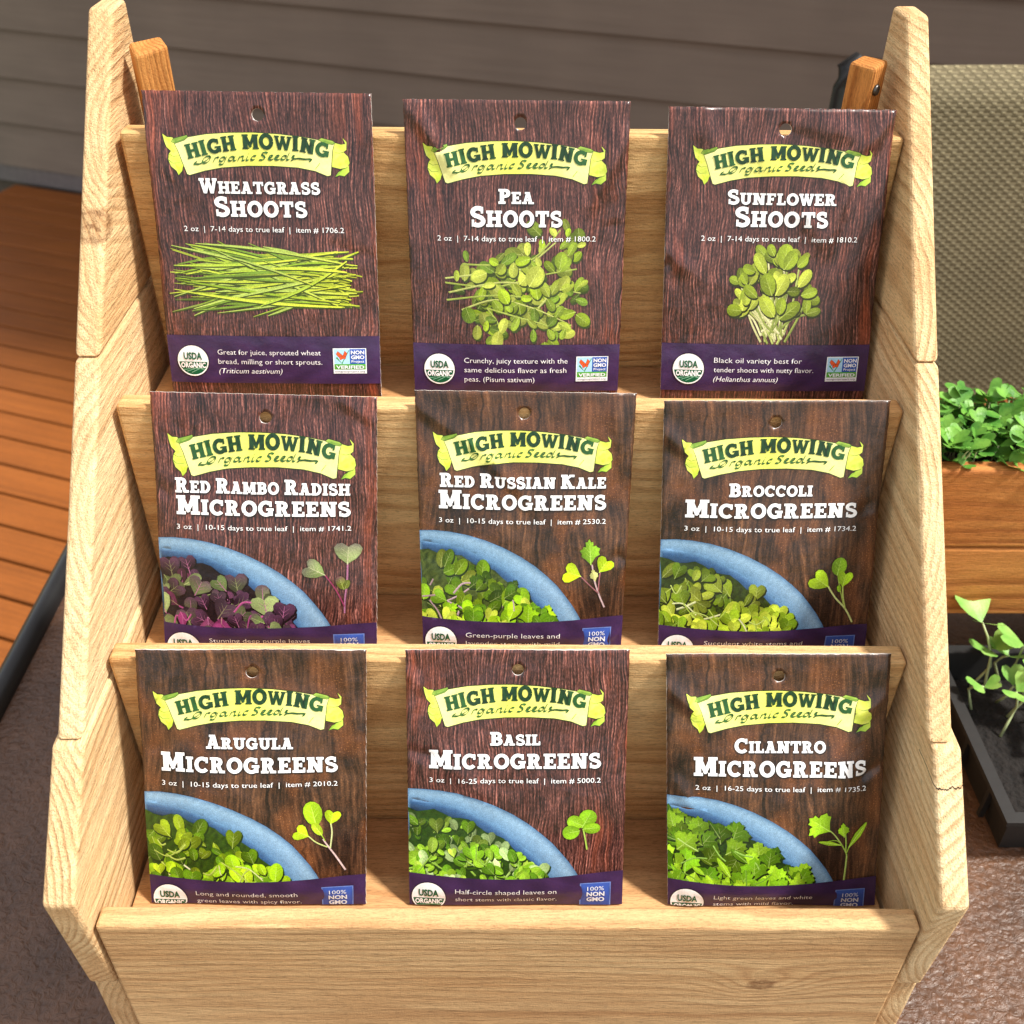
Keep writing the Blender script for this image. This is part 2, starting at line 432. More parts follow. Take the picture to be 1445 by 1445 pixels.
# ------------------------------------------------------------------ tiered display stand
ST = empty('display_stand', (0, 0.56, TZ), 'three tier cedar display stand of rough sawn boards holding the seed packets', 'display stand')
FRONT = [(-0.66, 0.2985), (-0.576, 0.2985), (-0.484, 0.2912), (-0.4262, 0.3500), (-0.2769, 0.4907), (-0.1357, 0.6187), (0.02, 0.760)]
def yf(z):
    for (za, ya), (zb, yb) in zip(FRONT, FRONT[1:]):
        if za <= z <= zb: return ya + (yb - ya) * (z - za) / (zb - za)
    return FRONT[-1][1]
YB = 0.650
levels = [(-0.648, -0.5765), (-0.5755, -0.4270), (-0.4262, -0.2775), (-0.2767, -0.1290), (-0.1315, 0.008)]
def side_plank(side, k, zb, zt, x_in, x_out, dy=0.0):
    prof = [(yf(zb) + dy, zb)]
    for z, y in FRONT:
        if zb + 1e-3 < z < zt - 1e-3: prof.append((y + dy, z))
    prof += [(yf(zt) + dy, zt), (YB, zt), (YB, zb)]
    bm = bm_prism(prof, min(x_in, x_out), max(x_in, x_out), 'x', 0.0026, 3)
    zc, yc, xc = (zb + zt) / 2, (yf(zb) + YB) / 2, (x_in + x_out) / 2
    kn = []
    rr = random.Random(k * 7 + (side > 0))
    if side < 0 and k == 3: kn = [(0.540 - yc, 0.0, -0.222 - zc, 0.010, 0.012)]
    if side > 0 and k == 1: kn = [(0.46 - yc, 0.0, -0.50 - zc, 0.007, 0.01)]
    ck = []
    if side < 0 and k == 3: ck = [(-0.075, -0.2305 - zc, 0.00035)]
    if side > 0 and k == 1: ck = [(-0.115, -0.4415 - zc, 0.0004)]
    tints = [((238, 208, 158), (186, 138, 86), (222, 176, 120)), ((236, 204, 152), (180, 130, 78), (218, 168, 112)), ((240, 212, 164), (192, 146, 94), (228, 186, 132))]
    L, Dk, T = tints[(k + (side > 0)) % 3]
    m = wood('cedar_side', 'y', ((0.05 + 0.02 * rr.random()) * (1 if rr.random() > .5 else -1), rr.uniform(-0.05, 0.05)), 0.0040 + 0.0008 * rr.random(),
             L, Dk, T, 11.0 + k * 3.3 + (5.5 if side > 0 else 0), kn, ck, 0.85, 0.0016, fuzz=1.25, sat=0.97)
    return bm_obj('side_plank', bm, m, ST, (xc, yc, zc))
side_plank(-1, 0, *levels[0], -0.2238, -0.2400)
side_plank(-1, 1, *levels[1], -0.2243, -0.2412, -0.0015)
side_plank(-1, 2, *levels[2], -0.2250, -0.2390)
side_plank(-1, 3, *levels[3], -0.2250, -0.2392, 0.0006)
side_plank(1, 0, *levels[0], 0.2232, 0.2385)
side_plank(1, 1, *levels[1], 0.2235, 0.2392, -0.0015)
side_plank(1, 2, *levels[2], 0.2215, 0.2350)
side_plank(1, 3, *levels[3], 0.2215, 0.2350, 0.0008)

BC = [((226, 188, 130), (160, 106, 56), (198, 142, 84)), ((232, 196, 140), (168, 114, 62), (206, 152, 96)), ((230, 196, 142), (170, 118, 66), (208, 156, 100)), ((220, 184, 134), (168, 120, 76), (198, 152, 102))]
def front_board(name, i, x0, x1, y0, y1, z0, z1, knots=(), pith=(0.05, 0.03), bev=0.0022, chamf=False):
    bm = bm_box((x0, y0, z0), (x1, y1, z1), bev, 3)
    c = ((x0 + x1) / 2, (y0 + y1) / 2, (z0 + z1) / 2)
    L, Dk, T = BC[i]
    m = wood('cedar_board', 'x', pith, 0.0046, L, Dk, T, 40 + 4.7 * i, [(kx - c[0], 0, kz - c[2], r_, am) for kx, kz, r_, am in knots], (), 0.65, 0.0016, sat=1.0)
    return bm_obj(name, bm, m, ST, c)
front_board('back_board', 0, -0.2212, 0.2208, 0.5813, 0.5960, -0.3440, -0.1836, (), (0.07, 0.035))
front_board('riser_board', 1, -0.2218, 0.2208, 0.4859, 0.4995, -0.4585, -0.3041, (), (0.06, -0.02))
front_board('riser_board', 2, -0.2225, 0.2208, 0.3944, 0.4085, -0.5680, -0.4108, (), (0.08, 0.03))
front_board('front_board', 3, -0.2222, 0.2222, 0.2948, 0.3075, -0.6480, -0.5123, ((0.1455, -0.5715, 0.0075, 0.016),), (0.055, -0.04), 0.0018)
M_FLOOR = wood('cedar_shelf', 'x', (0.02, 0.07), 0.0055, (206, 160, 110), (168, 116, 70), (196, 146, 98), 71.0, (), (), 0.7, 0.0006)
bm_obj('shelf_board', bm_box((-0.2215, 0.5001, -0.3450), (0.2205, 0.5809, -0.3310), 0.001), M_FLOOR, ST, (0, 0.54, -0.338))
bm_obj('shelf_board', bm_box((-0.2220, 0.4090, -0.4590), (0.2205, 0.4855, -0.4450), 0.001), M_FLOOR, ST, (0, 0.447, -0.452))
bm_obj('shelf_board', bm_box((-0.2222, 0.3080, -0.5680), (0.2205, 0.3940, -0.5540), 0.001), M_FLOOR, ST, (0, 0.351, -0.561))

def post(cx, cy, a, ztop, rot, seed, cham):
    bm = bmesh.new()
    h = a / 2
    M = Matrix.Rotation(rot, 3, 'Z')
    lo = [bm.verts.new(Vector((cx, cy, -0.648)) + M @ Vector((sx * h, sy * h, 0))) for sx, sy in ((-1, -1), (1, -1), (1, 1), (-1, 1))]
    hi = [bm.verts.new(Vector((cx, cy, ztop)) + M @ Vector((sx * h, sy * h, dz))) for (sx, sy), dz in zip(((-1, -1), (1, -1), (1, 1), (-1, 1)), cham)]
    bm.faces.new(lo[::-1]); bm.faces.new(hi)
    for i in range(4): bm.faces.new((lo[i], lo[(i + 1) % 4], hi[(i + 1) % 4], hi[i]))
    bmesh.ops.recalc_face_normals(bm, faces=bm.faces[:])
    bmesh.ops.bevel(bm, geom=bm.edges[:], offset=0.0022, segments=3, affect='EDGES', profile=0.5)
    m = wood('stained_post', 'z', (0.03, 0.02), 0.0026, (214, 150, 82), (150, 88, 36), (192, 122, 56), seed, (), (), 0.9, 0.0010)
    return bm_obj('rear_post', bm, m, ST, (cx, cy, -0.3))
p1 = post(-0.2086, 0.6225, 0.0190, -0.1475, math.radians(26), 91, (-0.003, 0.001, 0.002, 0.0))
p2 = post(0.2050, 0.6215, 0.0165, -0.1530, math.radians(-42), 97, (0.0, -0.001, 0.001, 0.001))
def screw(x, y, z, d):
    d = Vector(d).normalized()
    a = d.cross(Vector((0, 0, 1))).normalized(); b = d.cross(a)
    bm = bmesh.new()
    prev = None
    for r, t in ((0.0030, 0.0), (0.0034, 0.0008), (0.0028, 0.0018), (0.0012, 0.0020), (0.0010, 0.0010)):
        ring_ = [bm.verts.new(Vector((x, y, z)) + d * t + (a * math.cos(q) + b * math.sin(q)) * r) for q in [k * math.pi / 5 for k in range(10)]]
        if prev:
            for k in range(10): bm.faces.new((prev[k], prev[(k + 1) % 10], ring_[(k + 1) % 10], ring_[k]))
        prev = ring_
    bm.faces.new(prev)
    o = bm_obj('screw', bm, simple('dark_screw', (88, 86, 84), 0.35, 200, 0.2, 0, 0.9), p2, (x, y, z), True)
M2 = Matrix.Rotation(math.radians(-42), 3, 'Z')
sp_ = Vector((0.2050, 0.6215, 0)) + M2 @ Vector((-0.0083, 0.0, 0))
screw(sp_.x, sp_.y, -0.1640, M2 @ Vector((-1, 0, 0)))
sp_ = Vector((0.2050, 0.6215, 0)) + M2 @ Vector((0.001, -0.0083, 0))
sp_ = Vector((0.2050, 0.6215, 0)) + M2 @ Vector((0.0083, -0.003, 0))
screw(sp_.x, sp_.y, -0.1665, M2 @ Vector((1, 0, 0)))

# ------------------------------------------------------------------ printed artwork tools
def poly_area(p):
    return 0.5 * sum(p[i][0] * p[(i + 1) % len(p)][1] - p[(i + 1) % len(p)][0] * p[i][1] for i in range(len(p)))


LAT = 64.0
def clip_box(p, lo=0.0015, hi=1.36, x1=0.9985):
    for ax, lim, sg in ((0, lo, 1), (0, x1, -1), (1, hi, -1)):
        out = []
        n = len(p)
        for i in range(n):
            a, b = p[i - 1], p[i]
            ia, ib = (a[ax] - lim) * sg >= 0, (b[ax] - lim) * sg >= 0
            if ia != ib:
                t = (lim - a[ax]) / (b[ax] - a[ax])
                q = [a[0] + (b[0] - a[0]) * t, a[1] + (b[1] - a[1]) * t]; q[ax] = lim
                out.append(tuple(q))
            if ib: out.append(b)
        p = out
        if len(p) < 3: return []
    return p


def inside(p, x, y):
    w = False
    for i in range(len(p)):
        a, b = p[i - 1], p[i]
        if (a[1] > y) != (b[1] > y) and x < a[0] + (y - a[1]) / (b[1] - a[1]) * (b[0] - a[0]): w = not w
    return w


def mosaic(polys, grid=None, eps=1e-6, hi=1.36):
    """polys: list of (points, colour function). Later polygons cover earlier ones.
    Returns vertices, triangles and a colour per triangle corner, one flat layer with no overlaps."""
    vs, fs = [], []
    keep = []
    for pts, cf in polys:
        pts = clip_box(pts, hi=hi)
        if len(pts) < 3 or abs(poly_area(pts)) < 4e-7: continue
        keep.append((pts, cf))
    polys = keep
    for pts, cf in polys:
        if poly_area(pts) < 0: pts = pts[::-1]
        b = len(vs)
        vs += [Vector((p[0], p[1])) for p in pts]
        fs.append(list(range(b, b + len(pts))))
    xs = [v.x for v in vs]; ys = [v.y for v in vs]
    for i in range(int(min(xs) * LAT) + 1, int(max(xs) * LAT) + 1):
        for j in range(int(min(ys) * LAT) + 1, int(max(ys) * LAT) + 1):
            vs.append(Vector((i / LAT + 1e-5, j / LAT + 1e-5)))
    r = delaunay_2d_cdt(vs, [], fs, 1, eps)
    V, T, OF = r[0], r[2], r[5]
    tris, cols = [], []
    for t, of in zip(T, OF):
        if not of: continue
        cx, cy = sum(V[i].x for i in t) / 3, sum(V[i].y for i in t) / 3
        top = next((k for k in sorted(set(of), reverse=True) if inside(polys[k][0], cx, cy)), None)
        if top is None: continue
        tris.append(tuple(t))
        cf = polys[top][1]
        cols.append([cf(V[i].x, V[i].y) if callable(cf) else cf for i in t])
    return [(v.x, v.y) for v in V], tris, cols


def arc(cx, cy, rx, ry, a0, a1, n=10):
    return [(cx + rx * math.cos(math.radians(a0 + (a1 - a0) * k / n)), cy + ry * math.sin(math.radians(a0 + (a1 - a0) * k / n))) for k in range(n + 1)]


def stroke(pts, w, w1=None, cap=False):
    """polyline -> list of quads with small joints"""
    out = []
    n = len(pts) - 1
    ws = [w + ((w1 if w1 is not None else w) - w) * i / max(n, 1) for i in range(n + 1)]
    L, R_ = [], []
    for i, p in enumerate(pts):
        a, b = pts[max(i - 1, 0)], pts[min(i + 1, n)]
        dx, dy = b[0] - a[0], b[1] - a[1]
        l = math.hypot(dx, dy) or 1e-9
        nx_, ny_ = -dy / l * ws[i] / 2, dx / l * ws[i] / 2
        L.append((p[0] + nx_, p[1] + ny_)); R_.append((p[0] - nx_, p[1] - ny_))
    for i in range(n): out.append([L[i], L[i + 1], R_[i + 1], R_[i]])
    return out


def rect(x0, y0, x1, y1): return [(x0, y0), (x1, y0), (x1, y1), (x0, y1)]


def glyph(ch, t=0.25, h=0.185, sh=0.165, ov=0.085):
    """slab serif capitals, height 1; returns polygons and advance"""
    P = []
    def stem(x, b=True, tp=True, l=1, r=1):
        P.append(rect(x, 0, x + t, 1))
        if b: P.append(rect(x - ov * l, 0, x + t + ov * r, sh))
        if tp: P.append(rect(x - ov * l, 1 - sh, x + t + ov * r, 1))
    x = ov
    c = t * 0.92
    if ch == 'I': stem(x); return P, t + 2 * ov
    if ch == 'H':
        stem(x); stem(x + 0.50); P.append(rect(x, 0.5 - h / 2, x + 0.6, 0.5 + h / 2)); return P, 0.5 + t + 2 * ov
    if ch in 'EF':
        stem(x, r=0); P.append(rect(x, 1 - h, x + 0.60, 1)); P.append(rect(x + 0.48, 0.70, x + 0.60, 1))
        P.append(rect(x, 0.5 - h / 2, x + 0.46, 0.5 + h / 2)); P.append(rect(x + 0.36, 0.36, x + 0.46, 0.64))
        if ch == 'E': P.append(rect(x, 0, x + 0.63, h)); P.append(rect(x + 0.51, 0, x + 0.63, 0.32))
        else: P.append(rect(x, 0, x + t + ov * 1.5, sh))
        return P, 0.63 + ov + 0.02
    if ch == 'L':
        stem(x); P.append(rect(x, 0, x + 0.58, h)); P.append(rect(x + 0.46, 0, x + 0.58, 0.36)); return P, 0.58 + ov + 0.02
    if ch == 'T':
        P.append(rect(0.30, 0, 0.30 + t, 1)); P.append(rect(0.30 - ov, 0, 0.30 + t + ov, sh)); P.append(rect(0.02, 1 - h, 0.80, 1))
        P.append(rect(0.02, 0.66, 0.14, 1)); P.append(rect(0.68, 0.66, 0.80, 1)); return P, 0.82
    if ch == 'O': P += stroke(arc(0.44, 0.5, 0.33, 0.41, 0, 360, 22), c); return P, 0.88
    if ch in 'CG':
        P += stroke(arc(0.44, 0.5, 0.33, 0.41, 48, 318, 18), c)
        P.append(rect(0.64, 0.62, 0.77, 0.98))
        if ch == 'G': P.append(rect(0.58, 0.04, 0.58 + t, 0.46)); P.append(rect(0.46, 0.36, 0.88, 0.36 + sh)); return P, 0.90
        return P, 0.82
    if ch == 'D':
        stem(x, r=0); P += stroke([(x, 1 - h / 2), (x + .28, 1 - h / 2)] + arc(x + 0.28, 0.5, 0.33, 0.415, 78, -78, 12) + [(x + .28, h / 2), (x, h / 2)], h * 1.06)
        P += stroke(arc(x + 0.26, 0.5, 0.34, 0.40, 62, -62, 10), c); return P, 0.82
    if ch in 'PRB':
        stem(x, r=0 if ch == 'B' else 1, tp=True); P.append(rect(x + t, 1 - h, x + .3, 1))
        P += stroke([(x, 1 - h / 2), (x + .26, 1 - h / 2)] + arc(x + 0.30, 0.71, 0.20, 0.205, 90, -90, 10) + [(x + .26, 0.505), (x, 0.505)], h)
        P += stroke(arc(x + 0.28, 0.71, 0.23, 0.20, 60, -60, 8), c)
        if ch == 'P': return P, 0.74
        if ch == 'B':
            P += stroke([(x, 0.50), (x + .30, 0.50)] + arc(x + 0.32, 0.29, 0.22, 0.21, 90, -90, 10) + [(x + .26, h / 2), (x, h / 2)], h)
            P += stroke(arc(x + 0.31, 0.29, 0.25, 0.20, 60, -60, 8), c); return P, 0.78
        P.append([(x + 0.26, 0.52), (x + 0.48, 0.50), (x + 0.68, 0), (x + 0.44, 0)]); P.append(rect(x + 0.42, 0, x + 0.76, sh)); return P, 0.88
    if ch == 'A':
        P.append([(0.07, 0), (0.25, 0), (0.52, 1), (0.32, 1)]); P.append([(0.54, 0), (0.78, 0), (0.56, 1), (0.32, 1)])
        P.append(rect(0.2, 0.24, 0.62, 0.24 + h)); P.append(rect(0, 0, 0.34, sh)); P.append(rect(0.46, 0, 0.88, sh)); P.append(rect(0.20, 1 - sh, 0.54, 1)); return P, 0.88
    if ch == 'M':
        stem(x, r=1); stem(x + 0.66); P.append(rect(0.0, 1 - sh, x + .2, 1))
        P.append([(x, 1), (x + 0.25, 1), (x + 0.56, 0.18), (x + 0.40, 0.10)]); P.append([(x + 0.88, 1), (x + 0.64, 1), (x + 0.34, 0.18), (x + 0.48, 0.10)]); return P, 0.66 + t + 2 * ov
    if ch == 'N':
        stem(x, r=1); stem(x + 0.52, b=False); P.append([(x, 1), (x + 0.24, 1), (x + 0.52 + t, 0), (x + 0.52 - .02, 0)]); return P, 0.52 + t + 2 * ov
    if ch == 'K':
        stem(x); P.append([(x + .1, 0.42), (x + .1, 0.62), (x + 0.50, 1), (x + 0.72, 1)]); P.append([(x + 0.22, 0.52), (x + 0.40, 0.66), (x + 0.74, 0), (x + 0.48, 0)])
        P.append(rect(x + 0.42, 1 - sh, x + 0.76, 1)); P.append(rect(x + 0.42, 0, x + 0.80, sh)); return P, 0.92
    if ch == 'S':
        pts = arc(0.36, 0.725, 0.245, 0.195, 40, 262, 12) + [(0.37, 0.515)] + arc(0.36, 0.285, 0.25, 0.205, 75, -140, 12)
        P += stroke(pts, t * 0.86); P.append(rect(0.50, 0.66, 0.61, 0.98)); P.append(rect(0.07, 0.02, 0.18, 0.36)); return P, 0.70
    if ch == 'U':
        P.append(rect(x, 0.34, x + t, 1)); P.append(rect(x + 0.48, 0.34, x + 0.48 + t * .9, 1)); P.append(rect(0, 1 - sh, x + t + ov, 1)); P.append(rect(x + 0.48 - ov, 1 - sh, x + 0.48 + t + ov, 1))
        P += stroke(arc(x + 0.24 + t / 2, 0.36, 0.24, 0.27, 180, 360, 12), c * .95); return P, 0.48 + t + 2 * ov
    if ch == 'W':
        for a, b in (((0.10, 1), (0.34, 0)), ((0.56, 1), (0.34, 0)), ((0.50, 1), (0.76, 0)), ((0.98, 1), (0.76, 0))):
            wd = 0.20
            P.append([(a[0] - wd / 2, a[1]), (a[0] + wd / 2, a[1]), (b[0] + wd / 2, b[1]), (b[0] - wd / 2, b[1])])
        P.append(rect(-0.02, 1 - sh, 0.30, 1)); P.append(rect(0.40, 1 - sh, 0.68, 1)); P.append(rect(0.80, 1 - sh, 1.10, 1)); return P, 1.10
    return P, 0.3


def slab_line(text, u0, u1, vb, cap, small=0.80, gap=0.045):
    """small caps line; polygons in packet coordinates (v grows downwards)"""
    items, x = [], 0.0
    first = True
    for ch in text:
        if ch == ' ':
            x += 0.30; first = True; continue
        sc = 1.0 if first else small
        ps, adv = glyph(ch)
        items.append((ps, x, sc)); x += adv * sc + gap; first = False
    x -= gap
    k = (u1 - u0) / x
    out = []
    for ps, ox, sc in items:
        for p in ps: out.append([(u0 + (ox + a * sc) * k, vb - b * sc * cap) for a, b in p])
    return out


_tc = {}
def text_mesh(txt, bold=0.0, shear=0.0):
    key = (txt, bold, shear)
    if key in _tc: return _tc[key]
    cu = bpy.data.curves.new('t', 'FONT')
    cu.body = txt; cu.size = 1; cu.resolution_u = 2; cu.offset = bold; cu.shear = shear; cu.space_character = 1.0
    o = bpy.data.objects.new('t', cu); COL.objects.link(o)
    dg = bpy.context.evaluated_depsgraph_get()
    me = bpy.data.meshes.new_from_object(o.evaluated_get(dg))
    V = [(v.co.x, v.co.y) for v in me.vertices]; T = [tuple(p.vertices) for p in me.polygons]
    bpy.data.objects.remove(o); bpy.data.curves.remove(cu); bpy.data.meshes.remove(me)
    x0 = min(v[0] for v in V); x1 = max(v[0] for v in V)
    _tc[key] = ([((a - x0) / (x1 - x0), b) for a, b in V], T, x1 - x0)
    return _tc[key]


def C(r, g_, b_): return lin((r, g_, b_))
def mul(c, k): return (min(c[0] * k, 1), min(c[1] * k, 1), min(c[2] * k, 1))
def mixc(a, b, t): t = max(0, min(1, t)); return tuple(a[i] * (1 - t) + b[i] * t for i in range(3))


class Sheet:
    """collects flat print layers for one mesh"""
    def __init__(s): s.v = []; s.f = []; s.c = []
    def add(s, V, T, Cc, lay):
        b = len(s.v)
        s.v += [(x, y, lay) for x, y in V]
        s.f += [tuple(i + b for i in t) for t in T]
        s.c += Cc
    def mos(s, polys, lay, grid=None, hi=1.36):
        V, T, Cc = mosaic(polys, grid, hi=hi)
        s.add(V, T, Cc, lay)
    def text(s, txt, u0, u1, vb, cap, col, lay, bold=0.0, shear=0.0, slope=0.0):
        V, T, w = text_mesh(txt, bold, shear)
        V2 = [(u0 + a * (u1 - u0), vb - b * cap / 0.73 + slope * a) for a, b in V]
        s.add(V2, T, [[col] * len(t) for t in T], lay)
    def shift(s, f): s.v = [(*f(x, y), l) for x, y, l in s.v]


# leaf outlines, stalk end at (0,0), tip at (0,1)
def leaf_shape(kind, rnd):
    if kind == 'oval':
        w = rnd.uniform(0.24, 0.36)
        return [(w * math.sin(a) * (1 - 0.12 * math.cos(a)), 0.5 - 0.5 * math.cos(a)) for a in [2 * math.pi * k / 14 for k in range(14)]]
    if kind == 'round':
        w = rnd.uniform(0.34, 0.46)
        return [(w * math.sin(a), 0.5 - 0.5 * math.cos(a)) for a in [2 * math.pi * k / 14 for k in range(14)]]
    if kind == 'heart':
        q = rnd.uniform(0.85, 1.1)
        h = [(0, 0), (0.10, 0.10), (0.30, 0.28), (0.50 * q, 0.52), (0.56 * q, 0.76), (0.44 * q, 0.95), (0.22, 0.99), (0.06, 0.88)]
        return h + [(0, 0.80)] + [(-x, y) for x, y in h[:0:-1]]
    if kind == 'lance':
        w = rnd.uniform(0.10, 0.18)
        return [(w * math.sin(a) ** 1 * (1.1 - 0.4 * abs(math.cos(a))), 0.5 - 0.5 * math.cos(a)) for a in [2 * math.pi * k / 12 for k in range(12)]]
    if kind == 'jag':
        out = [(0, 0)]
        n = 21
        for k in range(n):
            t = -1 + 2 * k / (n - 1)
            a = math.radians(126 * t)
            lobe = abs(math.cos(math.pi * 1.5 * t))
            r = (0.34 + 0.22 * lobe ** 0.7) * (1.07 if k % 2 == 0 else 0.90) * rnd.uniform(0.93, 1.06)
            out.append((r * math.sin(a), 0.48 + r * math.cos(a)))
        return out
    if kind == 'tear':
        w = 0.34
        return [(w * math.sin(a) * (0.55 + 0.45 * (1 - math.cos(a)) / 2 * 1.6), 0.5 - 0.5 * math.cos(a)) for a in [2 * math.pi * k / 14 for k in range(14)]]
    return [(0, 0), (0.3, 0.5), (0, 1), (-0.3, 0.5)]


def put_leaf(polys, kind, x, y, L, ang, col, rnd, clamp=None, shadow=None, rib=True, squash=1.0, so=(0.004, 0.008), vein=None, under=None):
    """leaf with stalk end at x,y pointing at ang (degrees, 0 = up the packet)"""
    if col[1] >= col[0] * 0.95 and col[1] > col[2] * 3.2: col = (min(col[0] * 1.14, 1), col[1] * 1.04, col[2] * 0.55)
    ca, sa = math.cos(math.radians(ang)), math.sin(math.radians(ang))
    def X(a, b):
        a *= L * squash; b *= L
        return (x + a * ca + b * sa, y - b * ca + a * sa)
    def cl(p): return clamp(p) if clamp else p
    sh = leaf_shape(kind, rnd)
    if shadow is not None:
        polys.append(([cl((p[0] + so[0], p[1] + so[1])) for p in [X(a * 1.06, b * 1.03 - 0.015) for a, b in sh]], shadow))
    k1, k2 = rnd.uniform(0.52, 0.82), rnd.uniform(1.05, 1.35)
    side = rnd.choice((-1, 1))
    u2 = under
    def cf(px, py):
        dx, dy = px - x, py - y
        a = (dx * ca + dy * sa) / (L * squash); b = (dx * sa - dy * ca) / L
        t = 0.5 + 0.9 * a * side + 0.25 * (b - 0.5)
        c = mul(col, k1 + (k2 - k1) * max(0, min(1, t)))
        if u2 is not None: c = mixc(c, u2, (b - 0.35) * 1.3)
        return c
    polys.append(([cl(X(a, b)) for a, b in sh], cf))
    # lit half of the blade, gives the fold along the rib
    half = [(max(a * side, 0.0) * side * 0.86, 0.06 + b * 0.86) for a, b in sh if a * side >= -0.001]
    if len(half) > 3 and L > 0.03:
        hp = [cl(X(a, b)) for a, b in half]
        if abs(poly_area(hp)) > 1e-6: polys.append((hp, lambda px, py: mul(cf(px, py), 1.22)))
    if rib and L > 0.02:
        vc = vein or mixc(mul(col, 1.35), (0.75, 0.8, 0.35), 0.25)
        for q in stroke([cl(X(0, -0.02)), cl(X(0, 0.4)), cl(X(0, 0.82))], L * 0.045, L * 0.012):
            if abs(poly_area(q)) > 1e-9: polys.append((q, vc))
        if kind in ('round', 'oval', 'heart', 'jag') and L > 0.05:
            for sd in (-1, 1):
                for bb in (0.3, 0.5):
                    q = stroke([cl(X(0, bb)), cl(X(sd * 0.26 * (1 if kind != 'oval' else 0.7), bb + 0.24))], L * 0.02, L * 0.006)[0]
                    if abs(poly_area(q)) > 1e-9: polys.append((q, mul(vc, 0.85)))


def put_stem(polys, pts, w, col, w1=None, clamp=None):
    # smooth the polyline a little
    P = []
    n = len(pts)
    for i in range(n - 1):
        p0, p1, p2, p3 = pts[max(i - 1, 0)], pts[i], pts[i + 1], pts[min(i + 2, n - 1)]
        for k in range(5):
            t = k / 5
            P.append(tuple(0.5 * (2 * p1[j] + (p2[j] - p0[j]) * t + (2 * p0[j] - 5 * p1[j] + 4 * p2[j] - p3[j]) * t * t + (3 * p1[j] - p0[j] - 3 * p2[j] + p3[j]) * t ** 3) for j in (0, 1)))
    P.append(pts[-1])
    if clamp: P = [clamp(p) for p in P]
    dk = mul(col, 0.62)
    for q in stroke([(a + w * 0.25, b + w * 0.3) for a, b in P], w * 1.25, (w1 or w) * 1.25):
        if abs(poly_area(q)) > 1e-9: polys.append((q, dk))
    for q in stroke(P, w * 0.85, (w1 or w) * 0.85):
        if abs(poly_area(q)) > 1e-9: polys.append((q, col))

# ---- printed ribbon banner (packet coordinates) ----
BAN = [(0.132, 0.214), (0.188, 0.193), (0.278, 0.178), (0.382, 0.171), (0.485, 0.169), (0.597, 0.174), (0.708, 0.186), (0.798, 0.201), (0.839, 0.208), (0.829, 0.239), (0.823, 0.289), (0.817, 0.343), (0.803, 0.346), (0.749, 0.325), (0.673, 0.311), (0.561, 0.305), (0.448, 0.306), (0.335, 0.315), (0.26, 0.329), (0.19, 0.348), (0.180, 0.344), (0.163, 0.295), (0.149, 0.253)]
LT = [(0.084, 0.178), (0.103, 0.192), (0.125, 0.193), (0.143, 0.207), (0.132, 0.214), (0.149, 0.253), (0.164, 0.281), (0.168, 0.302), (0.156, 0.332), (0.141, 0.348), (0.134, 0.331), (0.112, 0.313), (0.102, 0.285), (0.106, 0.262), (0.116, 0.249), (0.098, 0.232), (0.089, 0.204)]
LROLL = [(0.121, 0.211), (0.130, 0.198), (0.181, 0.186), (0.191, 0.183), (0.193, 0.191), (0.178, 0.203), (0.136, 0.217)]
RROLL = [(0.770, 0.196), (0.783, 0.188), (0.831, 0.199), (0.842, 0.206), (0.832, 0.214), (0.798, 0.208)]
RT = [(0.837, 0.206), (0.868, 0.214), (0.888, 0.210), (0.876, 0.186), (0.893, 0.203), (0.891, 0.235), (0.877, 0.245), (0.897, 0.264), (0.903, 0.290), (0.893, 0.309), (0.861, 0.315), (0.825, 0.307), (0.829, 0.239)]
RL = [(0.838, 0.349), (0.852, 0.330), (0.899, 0.302), (0.900, 0.327), (0.878, 0.346), (0.856, 0.342)]
LL = [(0.128, 0.300), (0.145, 0.318), (0.166, 0.300), (0.158, 0.332), (0.141, 0.350), (0.138, 0.328)]

def grow(p, d):
    cx = sum(a for a, b in p) / len(p)
    if poly_area(p) < 0: p = p[::-1]
    out = []
    n = len(p)
    for i in range(n):
        a, b = p[i - 1], p[(i + 1) % n]
        dx, dy = b[0] - a[0], b[1] - a[1]
        l = math.hypot(dx, dy) or 1
        out.append((p[i][0] + dy / l * d, p[i][1] - dx / l * d))
    return out


def densify(p, d=0.03):
    out = []
    n = len(p)
    for i in range(n):
        a, b = p[i], p[(i + 1) % n]
        k = max(1, int(math.hypot(b[0] - a[0], b[1] - a[1]) / d))
        for j in range(k): out.append((a[0] + (b[0] - a[0]) * j / k, a[1] + (b[1] - a[1]) * j / k))
    return out


def hsh(x, y, s=1.0):
    return 0.5 + 0.5 * math.sin(x * 91.7 * s + math.sin(y * 57.3 * s) * 2.1) * math.cos(y * 73.1 * s + x * 23.0 * s)


